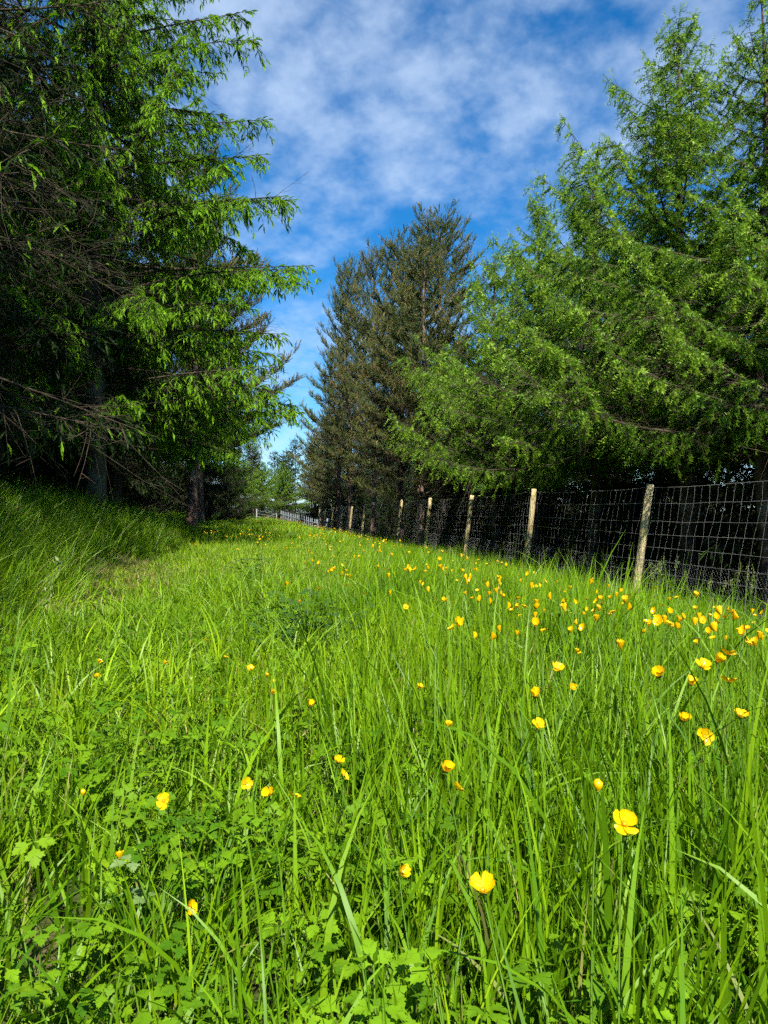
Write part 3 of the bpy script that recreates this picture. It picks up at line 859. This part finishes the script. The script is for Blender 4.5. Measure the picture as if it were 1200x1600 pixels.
for i in range(8):
    lib(LEAFY, 'rosette_%02d' % i, rosette(gr, 6, (.035, .065), (.05, .20)), M['clover'])


def scatter(name, pts, scale, variant, hue, library, label, cat):
    n = len(pts)
    me = bpy.data.meshes.new(name)
    me.vertices.add(n); me.vertices.foreach_set('co', np.ascontiguousarray(pts, np.float32).ravel())
    import mathutils
    rr = np.random.default_rng(n)
    rz = rr.uniform(0, 6.283, n)
    if library is TUFT:      # the wind-swept bank grass keeps its direction; every tile lies along the slope
        for kd in ('nc', 'mc', 'xc'):
            bank = (variant >= VAR[kd]) & (variant < VAR[kd] + NV); rz[bank] = (rz[bank] - 3.14) * .4
        e = .2
        gx = (ground_z(pts[:, 0] + e, pts[:, 1]) - ground_z(pts[:, 0] - e, pts[:, 1])) / (2 * e)
        gy = (ground_z(pts[:, 0], pts[:, 1] + e) - ground_z(pts[:, 0], pts[:, 1] - e)) / (2 * e)
        rot = np.empty((n, 3), np.float32)
        for i in range(n):
            qn = mathutils.Vector((0, 0, 1)).rotation_difference(mathutils.Vector((-gx[i], -gy[i], 1)).normalized())
            rot[i] = (qn.to_matrix() @ mathutils.Matrix.Rotation(rz[i], 3, 'Z')).to_euler()
    else:
        tl = rr.normal(0, .08, (n, 2))
        rot = np.stack([tl[:, 0], tl[:, 1], rz], -1).astype(np.float32)
    a = me.attributes.new('rot', 'FLOAT_VECTOR', 'POINT'); a.data.foreach_set('vector', np.ascontiguousarray(rot).ravel())
    a = me.attributes.new('size', 'FLOAT_VECTOR', 'POINT'); a.data.foreach_set('vector', np.ascontiguousarray(scale, np.float32).ravel())
    a = me.attributes.new('variant', 'INT', 'POINT'); a.data.foreach_set('value', np.ascontiguousarray(variant, np.int32))
    a = me.attributes.new('hue', 'FLOAT', 'POINT'); a.data.foreach_set('value', np.ascontiguousarray(hue, np.float32))
    o = link(name, me); tag(o, label, cat, kind='stuff')
    ng = bpy.data.node_groups.new(name + '_nodes', 'GeometryNodeTree')
    ng.interface.new_socket('Geometry', in_out='INPUT', socket_type='NodeSocketGeometry')
    ng.interface.new_socket('Geometry', in_out='OUTPUT', socket_type='NodeSocketGeometry')
    N = ng.nodes; L = ng.links
    gi = N.new('NodeGroupInput'); go = N.new('NodeGroupOutput')
    iop = N.new('GeometryNodeInstanceOnPoints')
    ci = N.new('GeometryNodeCollectionInfo'); ci.inputs['Collection'].default_value = library
    ci.inputs['Separate Children'].default_value = True; ci.inputs['Reset Children'].default_value = True

    def named(dt, nm):
        x = N.new('GeometryNodeInputNamedAttribute'); x.data_type = dt; x.inputs['Name'].default_value = nm; return x.outputs['Attribute']
    L.new(gi.outputs[0], iop.inputs['Points']); L.new(ci.outputs[0], iop.inputs['Instance'])
    iop.inputs['Pick Instance'].default_value = True
    L.new(named('INT', 'variant'), iop.inputs['Instance Index'])
    L.new(named('FLOAT_VECTOR', 'rot'), iop.inputs['Rotation'])
    L.new(named('FLOAT_VECTOR', 'size'), iop.inputs['Scale'])
    L.new(iop.outputs[0], go.inputs[0])
    md = o.modifiers.new('scatter', 'NODES'); md.node_group = ng
    return o


def sow(rng, y0, y1, dens, umin=-4.6, umax=6.4, side=.68, extra=1.4):
    """random ground spots in the wedge the camera may look at"""
    W = side * y1 + extra
    n = int((y1 - y0) * 2 * W * dens)
    y = rng.uniform(y0, y1, n); x = rng.uniform(-W, W, n)
    u = x + TK * y
    k = (np.abs(x) < side * y + extra) & (u > umin) & (u < umax)
    return x[k], y[k]


def build_grass():
    rng = np.random.default_rng(2024)
    PX = []; PS = []; PV = []; PH = []
    for (zone, y0, y1, st) in (('n', .40, 6.2, .30), ('m', 6.2, 17, .46), ('x', 17, 62, .95)):
        W = .68 * y1 + 1.6
        X, Y = np.meshgrid(np.arange(-W, W, st), np.arange(y0, y1, st * .9))
        X = X + (np.arange(X.shape[0]) % 2)[:, None] * st * .5
        x = (X + rng.uniform(-.3, .3, X.shape) * st).ravel(); y = (Y + rng.uniform(-.3, .3, X.shape) * st).ravel()
        u = x + TK * y
        k = (np.abs(x) < .68 * y + 1.6) & (u > -4.3) & (u < 6.0)
        x = x[k]; y = y[k]; u = u[k]; n = len(x)
        lush = smooth(-.15, .75, x + .10 * y * (y < 6) + .06 * np.maximum(y - 6, 0) + .2 * wob(x, y, .9, 3))              # tall on the right, short turf on the left
        lush = lush * (1 - .5 * smooth(1.5, .8, y) * smooth(.35, 0, x))
        bank = smooth(-1.5, -2.2, u + .2 * wob(x, y, 1.5, 8)) * smooth(2.5, 5.5, y)
        bare = bare_amount(x, y)
        edge = smooth(4.9, 5.5, u)
        keep = (rng.uniform(0, 1, n) > bare * .55) & (rng.uniform(0, 1, n) > .7 * smooth(5.3, 5.9, u)) & (rng.uniform(0, 1, n) > .8 * smooth(-3.7, -4.2, u))
        keep &= (y > .62) | (np.abs(x) > .45) | (rng.uniform(0, 1, n) < .5)
        r1, r2, r3, r4 = rng.uniform(0, 1, (4, n))
        v = np.where(r1 < lush, VAR[zone + 'a'], VAR.get(zone + 'b', VAR[zone + 'a']))
        short_far = (zone == 'x') & (r1 >= lush)
        if zone == 'n': v = np.where(r4 < .14 + .12 * wob(x, y, 1.3, 6), VAR['ne'], v)
        v = np.where(r2 < bank, VAR[zone + 'c'], v)
        if zone != 'x':
            v = np.where(r3 < bare * 1.1, VAR[zone + 'f'], v)
            if zone == 'n': v = np.where((r3 > .90) & (y < 4) & (x < .3), VAR['nf'], v)
        isb = v == VAR[zone + 'c']
        h = .92 + .20 * wob(x, y, 1.1, 9) + .08 * rng.normal(0, 1, n)
        h = np.where(short_far, h * .6, h)
        h *= np.where(isb, .92 - .25 * smooth(12, 30, y), 1)
        if zone == 'n': h *= np.where(v == VAR['ne'], .50 + .48 * lush, 1.0)
        h *= 1 - .35 * smooth(.95, .5, y)
        track = np.exp(-((u + 1.2) / .6) ** 2) * smooth(3.5, 5.5, y) * smooth(26, 14, y)
        h *= 1 - .45 * track * (~isb)
        h = np.clip(h, .3, 1.3)
        w = rng.uniform(.9, 1.15, n)
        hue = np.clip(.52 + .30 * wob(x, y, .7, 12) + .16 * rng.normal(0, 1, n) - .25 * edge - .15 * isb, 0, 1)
        if zone == 'n': hue = np.where(v == VAR['ne'], hue * .45, hue)
        z = ground_z(x, y)
        k = keep
        PX.append(np.stack([x, y, z], -1)[k]); PS.append(np.stack([w, w, h], -1)[k])
        PV.append((v + rng.integers(0, NV, n))[k]); PH.append(hue[k])
    PX = np.concatenate(PX); PS = np.concatenate(PS); PV = np.concatenate(PV); PH = np.concatenate(PH)
    scatter('grass', PX, PS, PV, PH, TUFT, 'lush green meadow grass covering the field and the bank', 'grass')
    print('grass tiles', len(PX))
    # leafy buttercup and clover ground cover under the grass
    x, y = sow(rng, .45, 5, 125, umin=-1.6, umax=5); n = len(x)
    d = .42 + .5 * wob(x, y, 1.7, 15) + .35 * smooth(1.8, .6, y) - .25 * smooth(.4, 1.2, x) * smooth(.9, 1.6, y)
    k = rng.uniform(0, 1, n) < d
    x = x[k]; y = y[k]; n = len(x)
    s = rng.uniform(.7, 1.15, n)
    scatter('ground_cover_leaves', np.stack([x, y, ground_z(x, y)], -1), np.stack([s, s, s], -1), rng.integers(0, 8, n),
            np.clip(.5 + .3 * rng.normal(0, 1, n), 0, 1), LEAFY, 'low lobed buttercup leaves spreading under the grass', 'ground cover')


build_grass()

# ------------------------------------------------------------------ buttercups
def petal_mesh():
    """one cupped petal along +x, 1 long"""
    rows = [(0, .10, .0), (.25, .30, .10), (.5, .46, .24), (.75, .50, .42), (.93, .36, .56), (1.0, .0, .60)]
    V = []; F = []
    for x, w, z in rows[:-1]:
        for s in (-1, -.5, 0, .5, 1): V.append((x - .03 * (s * s) * (x > .8), w * s, z + .30 * w * s * s))
    V.append((.985, 0, .6))
    for r in range(4):
        for c in range(4):
            a = r * 5 + c; F += [(a, a + 1, a + 6), (a, a + 6, a + 5)]
    for c in range(4): F.append((20 + c, 21 + c, 25))
    return np.array(V), np.array(F)


PV_, PF_ = petal_mesh()


def centre_geom():
    acc = Acc()
    rng = np.random.default_rng(8)
    # dome and stamens
    n = 26; a = np.arange(n) * 2.4; r = .05 + .28 * np.sqrt(np.arange(n) / n)
    P0 = np.stack([r * .5 * np.cos(a), r * .5 * np.sin(a), np.full(n, .03)], -1)
    P1 = np.stack([r * np.cos(a), r * np.sin(a), .28 - .25 * r], -1)
    V, F = tubes(np.stack([P0, P1], 1), np.broadcast_to(np.array([.02, .035]), (n, 2)), 3); acc.add(V, F, tint=.5)
    V, F = tubes(np.array([[[0, 0, 0], [0, 0, .12], [0, 0, .22], [0, 0, .27]]]), np.array([[.1, .17, .12, .01]]), 8); acc.add(V, F, tint=.2)
    return acc


def petal_set(open_):
    Vs = []
    for k in range(5):
        a = k * 2 * math.pi / 5
        V = PV_.copy(); V[:, 2] *= open_
        V[:, 0] = V[:, 0] * (1.0 - .12 * (open_ - 1)) + .04
        ca, sa = math.cos(a), math.sin(a)
        Vs.append((V * [[1, 1, 1]]) @ np.array([[ca, sa, 0], [-sa, ca, 0], [0, 0, 1]]))
    return Vs


def flower_meshes():
    ps = petal_set(1.0)
    return make_mesh('petal', PV_ + [[.04, 0, 0]], PF_, {'tint': np.full(len(PV_), .5)}, True, M['petal'])


R_FL = .0125
PET = make_mesh('petal', (PV_ + [[.04, 0, 0]]) * R_FL, PF_, {'tint': np.linspace(0, 1, len(PV_))}, True, M['petal'])
PET2 = make_mesh('petal', (PV_ * [[1, 1, 1.9]] * [[.80, .95, 1]] + [[.04, 0, 0]]) * R_FL, PF_, {'tint': np.linspace(0, 1, len(PV_))}, True, M['petal'])
ca = centre_geom()
CEN = make_mesh('flower_centre', np.concatenate(ca.V) * R_FL, np.concatenate(ca.F), {'tint': np.concatenate(ca.A['tint'])}, True, M['stamen'])
SEPV, SEPF = kite(.55, .16, .03)
sa_ = Acc()
for k in range(5):
    a = k * 1.2566 + .63; c_, s_ = math.cos(a), math.sin(a)
    sa_.add((SEPV * R_FL) @ np.array([[c_, s_, 0], [-s_, c_, 0], [0, 0, 1]]) - [[0, 0, .0012]], SEPF, tint=.5)
SEP = sa_.mesh('sepals', M['stem'])


def stem_mesh(h, lean, rng):
    """curved stalk whose tip is at the origin of the flower"""
    t = np.linspace(0, 1, 6)
    P = np.stack([lean[0] * t ** 1.6 + .004 * np.sin(t * 5), lean[1] * t ** 1.6, h * t], -1)
    V, F = tubes(P[None], np.array([np.linspace(.0016, .0010, 6)]), 4)
    return make_mesh('stem', V, F, {'tint': np.full(len(V), rng.uniform(0, 1))}, True, M['stem']), P[-1]


def far_meshes():
    """three joined buttercups for the drift further back"""
    out = []
    rng = np.random.default_rng(77)
    for k in range(7):
        acc = []
        h = .40
        me = bpy.data.meshes.new('buttercup')
        Vs = []; Fs = []; mats = []; tints = []; n = 0
        tilt = rng.uniform(0, .95); az = rng.uniform(0, 6.28)
        rx = np.array([[1, 0, 0], [0, math.cos(tilt), math.sin(tilt)], [0, -math.sin(tilt), math.cos(tilt)]])
        rzm = np.array([[math.cos(az), math.sin(az), 0], [-math.sin(az), math.cos(az), 0], [0, 0, 1]])
        op = rng.uniform(.6, 2.1)
        for V in petal_set(op):
            W = (V * R_FL) @ rx @ rzm + [0, 0, h]
            Vs.append(W); Fs.append(PF_ + n); n += len(W); mats += [0] * len(PF_); tints.append(np.full(len(W), rng.uniform(0, 1)))
        V = np.concatenate(ca.V) * R_FL @ rx @ rzm + [0, 0, h]; F = np.concatenate(ca.F)
        Vs.append(V); Fs.append(F + n); n += len(V); mats += [2] * len(F); tints.append(np.full(len(V), .5))
        t = np.linspace(0, 1, 4); P = np.stack([.03 * np.sin(t * 3) * (1 - t), .02 * (1 - t), h * t], -1)
        V, F = tubes(P[None], np.array([np.linspace(.0016, .0012, 4)]), 3)
        Vs.append(V); Fs.append(F + n); n += len(V); mats += [1] * len(F); tints.append(np.full(len(V), .5))
        me = make_mesh('buttercup', np.concatenate(Vs), np.concatenate(Fs), {'tint': np.concatenate(tints)}, True)
        for mn in ('petal', 'stem', 'stamen'): me.materials.append(M[mn])
        me.polygons.foreach_set('material_index', np.array(mats, np.int32))
        out.append(me)
    return out


def near_buttercup(px, py, h, tilt, face, label, size=1.0, cup=False, group='buttercups close to the camera'):
    rng = np.random.default_rng(int(px * 7 + py))
    x, y, z = at_px(px, py, h)
    root = bpy.data.objects.new('buttercup', None); COL.objects.link(root)
    lean = rng.uniform(-.05, .05, 2)
    root.location = (x - lean[0], y - lean[1], z)
    tag(root, label, 'flower', group)
    me, tip = stem_mesh(h, lean, rng); link('stem', me, root)
    rot = (tilt, 0, face)
    import mathutils
    Rm = mathutils.Euler(rot).to_matrix()
    for k in range(5):
        e = (Rm @ mathutils.Euler((rng.normal(0, .1), rng.normal(0, .14), k * 1.2566 + rng.normal(0, .06))).to_matrix()).to_euler()
        link('petal', PET2 if cup else PET, root, tuple(tip), e, size * rng.uniform(.93, 1.05))
    link('flower_centre', CEN, root, tuple(tip), rot, size)
    link('sepals', SEP, root, tuple(tip), rot, size)


def bud(px, py, h, label):
    rng = np.random.default_rng(int(px))
    x, y, z = at_px(px, py, h)
    root = bpy.data.objects.new('buttercup_bud', None); COL.objects.link(root); root.location = (x - .02, y, z)
    tag(root, label, 'flower bud', 'unopened buttercups')
    me, tip = stem_mesh(h, (.02, 0), rng); link('stem', me, root)
    V, F = tubes(np.array([[[0, 0, -.001], [0, 0, .004], [0, 0, .008], [0, 0, .0105], [.001, 0, .012]]]), np.array([[.002, .0052, .0056, .0035, .0004]]), 8)
    link('petal', make_mesh('bud_petals', V, F, {'tint': np.full(len(V), .6)}, True, M['petal']), root, tuple(tip))
    link('sepals', SEP, root, tuple(tip), None, .8)


NEAR = [
    (980, 1290, .40, .75, .25, 'large open buttercup facing up in the tall grass, lower right', 1.18, False),
    (760, 1393, .36, .45, -.3, 'cupped buttercup on a straight stem, lowest open flower in the middle', 1.0, True),
    (700, 1207, .36, .5, .8, 'buttercup half hidden by a blade, above the pale seed stalk', 1.0, True),
    (718, 1234, .33, .9, 2.0, 'pale ragged buttercup just below the half hidden one', .8, False),
    (628, 1367, .24, .9, 1.0, 'dull orange buttercup deep in the grass left of the cupped one', .9, True),
    (531, 1192, .27, .5, .2, 'upper of two buttercups standing close together in the middle', .85, True),
    (538, 1214, .25, .9, 1.4, 'lower of two buttercups standing close together in the middle', .95, False),
    (463, 1248, .22, .35, 2.2, 'flat open buttercup, rightmost of the short row of three', 1.0, False),
    (425, 1243, .23, .8, -.5, 'buttercup in the middle of the short row of three', 1.0, True),
    (387, 1225, .22, 1.2, .6, 'buttercup turned sideways, leftmost of the short row of three', .9, False),
    (259, 1252, .20, 1.0, .1, 'buttercup with drooping lower petals alone in the short turf', 1.1, False),
    (191, 1343, .18, -.3, .4, 'closed cup buttercup on a slanting yellow stem, lower left', .8, True),
    (300, 1420, .12, 1.2, .9, 'buttercup striped by grass blades in front of it, bottom left', .9, False),
    (393, 1045, .24, .6, .3, 'buttercup left of a pair on the short turf', 1.0, False),
    (416, 1057, .24, .6, 1.3, 'small buttercup right of the pair on the short turf', .8, True),
    (427, 1085, .22, .5, 1.1, 'buttercup below the pair on the short turf', .9, True),
    (353, 1028, .22, .5, 2.0, 'small buttercup up and left of the pair', .9, False),
    (324, 1002, .22, .5, 2.6, 'small buttercup beside the leafy stem left of the meadow ridge', .9, False),
    (487, 1104, .25, .4, .5, 'buttercup by itself in the middle left grass', 1.0, True),
    (258, 1038, .20, .5, 1.9, 'small lone buttercup on the left turf', 1.0, True),
    (155, 1036, .20, .5, 1.9, 'upper of two buttercups at the far left', 1.0, True),
    (153, 1060, .18, .5, .2, 'lower of two buttercups at the far left', .9, True),
    (657, 1077, .30, .4, .9, 'tiny buttercup in the bare middle of the tall grass', .8, True),
    (702, 1137, .32, .4, .9, 'tiny buttercup between two tall stems in the middle', .8, True),
    (839, 1089, .38, .5, -.2, 'cupped buttercup with an orange underside in tall grass', 1.1, True),
    (843, 1134, .34, .8, .4, 'buttercup low among the blades under the orange cupped one', 1.0, False),
    (874, 1046, .41, .5, .3, 'wide buttercup behind a folded grass blade', 1.2, False),
    (902, 1022, .40, .5, 1.3, 'small buttercup up and right of the wide one', .8, True),
    (1033, 1057, .42, .6, -.5, 'buttercup beside the big folded grass blade, right side', 1.2, True),
    (1083, 1071, .40, .4, .3, 'buttercup on a short upright stem below the bright group of four', 1.1, True),
    (1101, 1042, .43, .55, .1, 'leftmost of the bright group of four at the right', 1.25, False),
    (1122, 1036, .44, .7, .8, 'second of the bright group of four at the right', 1.2, True),
    (1139, 1024, .45, .5, 1.7, 'highest of the bright group of four at the right', 1.25, False),
    (1142, 1066, .43, .35, 2.3, 'wide buttercup under the bright group of four, near the right edge', 1.25, False),
    (1160, 1121, .40, .3, .6, 'frayed buttercup on a stem near the right edge', 1.1, False),
    (1103, 1151, .38, 1.3, .2, 'buttercup with hanging petals on a single stem, right side', 1.1, False),
    (1070, 1127, .36, .6, .2, 'two toned small buttercup beside a thick grass stem', 1.0, True),
    (896, 1076, .34, .9, .2, 'thin buttercup seen side on among dark blades', .8, True),
]
for px, py, h, ti, fa, lab, sz, cup in NEAR:
    near_buttercup(px, py, h, ti, fa, lab, sz, cup)
bud(940, 1234, .44, 'yellow bud above the large open buttercup, lower right')
bud(133, 1243, .16, 'small yellow bud low in the left turf')
bud(430, 1068, .24, 'yellow bud under the pair on the short turf')

FARB = far_meshes()


def buttercup_drift():
    rng = np.random.default_rng(515)
    # clusters seen in the drift: (px, py, spread px, count)
    cl = [(925, 950, 26, 10), (1028, 972, 24, 10), (1065, 968, 22, 6), (800, 935, 30, 7), (820, 985, 14, 4), (715, 940, 26, 6), (735, 878, 34, 9), (660, 893, 34, 10),
          (700, 985, 10, 2), (725, 978, 8, 3), (800, 965, 8, 2), (745, 1000, 6, 2), (535, 898, 20, 6), (1165, 1000, 26, 7), (930, 1000, 30, 4), (440, 850, 30, 5)]
    spots = [(cx + rng.normal(0, sp * .8), cy + rng.normal(0, sp * .3)) for cx, cy, sp, c in cl for _ in range(c)]
    while len(spots) < 275:      # the even scatter between them
        px = 470 + 728 * rng.uniform(0, 1) ** 1.15
        spots.append((px, 862 + (px - 500) * .155 + rng.normal(0, 26)))
    k = 0
    for px, py in spots:
        if k >= 262: break
        h = .43 + rng.uniform(-.06, .08)
        x, y, z = at_px(px, max(py, 838), h)
        if x + TK * y > 5.2: continue
        s = rng.uniform(.52, .82)
        o = link('buttercup', FARB[int(rng.integers(0, len(FARB)))], None, (x, y, z), (rng.normal(0, .07), rng.normal(0, .07), rng.uniform(0, 6.28)), (s, s, h / .40))
        tag(o, 'small yellow buttercup in the dense drift across the meadow', 'flower', 'buttercups in the meadow drift')
        k += 1
    # the farthest ones read as a yellow scatter
    BL = bpy.data.collections.new('far_buttercup_library')
    for i, me in enumerate(FARB): BL.objects.link(bpy.data.objects.new('far_buttercup_%d' % i, me))
    n = 1300
    y = rng.uniform(8, 42, n); u = rng.uniform(-.7, 4.6, n)
    x = u - TK * y
    kp = rng.uniform(0, 1, n) < .45 + .55 * wob(x, y, .5, 21)
    x = x[kp]; y = y[kp]; n = len(x)
    s = rng.uniform(.9, 1.2, n)
    scatter('far_buttercups', np.stack([x, y, ground_z(x, y)], -1), np.stack([s, s, rng.uniform(.85, 1.1, n)], -1), rng.integers(0, 7, n), np.full(n, .5), BL,
            'far scatter of yellow buttercups towards the end of the meadow', 'flowers')


buttercup_drift()

# ------------------------------------------------------------------ foreground leafy plants
def leafy_plant(px, py, label, n, size, seed, mat='leaf', h=(.10, .20), name='buttercup_plant', group='leafy buttercup plants in the foreground', roll=.35, spread=(.015, .06)):
    rng = np.random.default_rng(seed)
    x, y, z = at_px(px, py, h[1] * .95)
    root = bpy.data.objects.new(name, None); COL.objects.link(root); root.location = (x, y, z)
    tag(root, label, 'plant', group)
    for k in range(n):
        az = rng.uniform(0, 6.28); hh = rng.uniform(*h); out = rng.uniform(*spread)
        a = np.array([math.cos(az), math.sin(az), 0]); tip = a * out + UPV * hh
        s = rng.uniform(*size)
        X = norm(a * 1.0 + UPV * rng.uniform(-.3, .35) + np.array([0, -.35, 0]))
        V, F = stamp(LEAF_V, LEAF_F, tip[None], X[None], UPV, np.array([[s, s, s]]), rng, roll=roll)
        lf = link('leaf', make_mesh('leaf', V, F, {'tint': np.clip(rng.uniform(0, 1) + rng.normal(0, .05, len(V)), 0, 1)}, False, M[mat]), root)
        P = np.array([[a * .006, a * out * .3 + UPV * hh * .55, tip]])
        V, F = tubes(P, np.array([[.0019, .0016, .0012]]), 4)
        link('stalk', make_mesh('stalk', V, F, {'tint': np.full(len(V), .5)}, True, M['stem']), lf)


LEAFY_PLANTS = [
    (455, 1395, 'bright toothed buttercup leaves in the middle of the foreground', 6, (.05, .07), 'leaf'),
    (250, 1345, 'pale grey green leaf turned over beside the slanting yellow stem', 3, (.045, .06), 'pale_leaf'),
    (590, 1500, 'buttercup leaves at the bottom middle, crossed by a thin blade', 6, (.05, .07), 'leaf'),
    (1105, 1400, 'broad lobed leaves in the tall grass at the lower right', 6, (.055, .075), 'leaf'),
    (870, 1510, 'buttercup leaves spreading under the cupped flower, lower right', 7, (.05, .07), 'leaf'),
    (1000, 1520, 'lobed leaves close to the bottom edge at the right', 6, (.05, .07), 'leaf'),
    (640, 1330, 'small buttercup leaves behind the dull orange flower', 5, (.04, .055), 'leaf'),
    (330, 1555, 'leaves at the bottom edge left of the middle', 6, (.045, .06), 'leaf'),
    (60, 1440, 'leaves among floppy blades in the lower left corner', 6, (.04, .06), 'leaf'),
    (710, 1540, 'bright leaf cluster at the bottom edge right of the middle', 6, (.05, .065), 'leaf'),
    (440, 1280, 'dense leaves under the short row of three flowers', 7, (.04, .055), 'leaf'),
    (330, 1290, 'low leaves between the lone drooping flower and the row of three', 6, (.04, .055), 'leaf'),
    (560, 1290, 'leaves right of the row of three flowers', 6, (.04, .055), 'leaf'),
    (650, 1165, 'small dark leaves half way up the middle', 5, (.04, .055), 'leaf'),
    (1110, 1060, 'broad leaf behind the big folded grass blade', 4, (.06, .08), 'leaf'),
    (280, 1150, 'leaves around the worn brown spot on the left turf', 6, (.04, .05), 'leaf'),
]
for i, (px, py, lab, n, sz, mt) in enumerate(LEAFY_PLANTS):
    leafy_plant(px, py, lab, n, sz, 300 + i, mt)
# the dark bramble patch half way up the meadow
leafy_plant(480, 935, 'dark green bramble patch standing out in the middle of the meadow', 80, (.05, .085), 900, 'bramble', (.16, .36), 'bramble_bush', 'bramble patches', spread=(.02, .36))
leafy_plant(395, 872, 'small dark bramble clump left of the far buttercups', 36, (.06, .09), 901, 'bramble', (.14, .34), 'bramble_bush', 'bramble patches', spread=(.02, .3))

# ------------------------------------------------------------------ seeding grass stalks
def seed_stalk(x, y, h, lean, label, scale=1.0, seed=1, grp='seeding grass stalks'):
    rng = np.random.default_rng(seed)
    z = float(ground_z(x, y))
    root = bpy.data.objects.new('seed_grass', None); COL.objects.link(root); root.location = (x - lean * .9, y, z)
    tag(root, label, 'grass stalk', grp)
    t = np.linspace(0, 1, 8); P = np.stack([lean * t ** 1.5, 0 * t, h * t], -1)
    V, F = tubes(P[None], np.array([np.linspace(.0022, .0011, 8)]) * scale, 4)
    link('stem', make_mesh('stem', V, F, {'tint': np.full(len(V), .6)}, True, M['stem']), root)
    tv, tf = kite(.011, .0022); acc = Acc()
    n = 46; q = rng.uniform(.78, 1.0, n)
    pos = np.stack([np.interp(q, t, P[:, 0]), 0 * q, np.interp(q, t, P[:, 2])], -1) + rng.normal(0, .006, (n, 3)) * scale
    V, F = stamp(tv, tf, pos, np.stack([rng.normal(0, .5, n), rng.normal(0, .5, n), np.ones(n)], -1), np.array([1.0, 0, 0]), scale * rng.uniform(.8, 1.5, n), rng)
    acc.add(V, F, tint=.5); link('seed_head', acc.mesh('seed_head', M['seed']), root)
    for s in (.35, .55):
        V, F, ti, ag = blades(rng, 1, (.22 * h / .6, .3 * h / .6), (.003, .0045), .001, .5, (1.2, .4), 6)
        V = V + np.array([np.interp(s, t, P[:, 0]), 0, h * s])
        link('leaf', make_mesh('leaf', V, F, {'tint': ti, 'age': ag}, True, M['leaf']), root)


seed_stalk(-.80, 1.86, .62, .16, 'tall pale seeding grass stalk leaning right at the left edge', 1.0, 4)
for i, (px, y, h, lab) in enumerate([(806, 13.6, .95, 'seeding grass stalk left of the second fence post'), (822, 13.4, 1.10, 'taller seeding grass stalk touching the second fence post'),
                                     (787, 13.9, .80, 'lower seeding grass stalk left of the second fence post')]):
    seed_stalk((px - 600) / 1200 * y, y, h, rnd.uniform(-.05, .2), lab, 2.2, 10 + i)
for i in range(26):
    px = rnd.choice([rnd.uniform(850, 985), rnd.uniform(1010, 1195), rnd.uniform(1010, 1060)])
    u = rnd.uniform(5.1, 5.9); y = u / ((px - 600) / 1200 + TK)
    seed_stalk(u - TK * y, y, rnd.uniform(.55, .85), rnd.uniform(-.12, .16), 'wispy seeding grass along the foot of the wire fence', 1.8, 40 + i, 'wispy grass stalks along the fence')
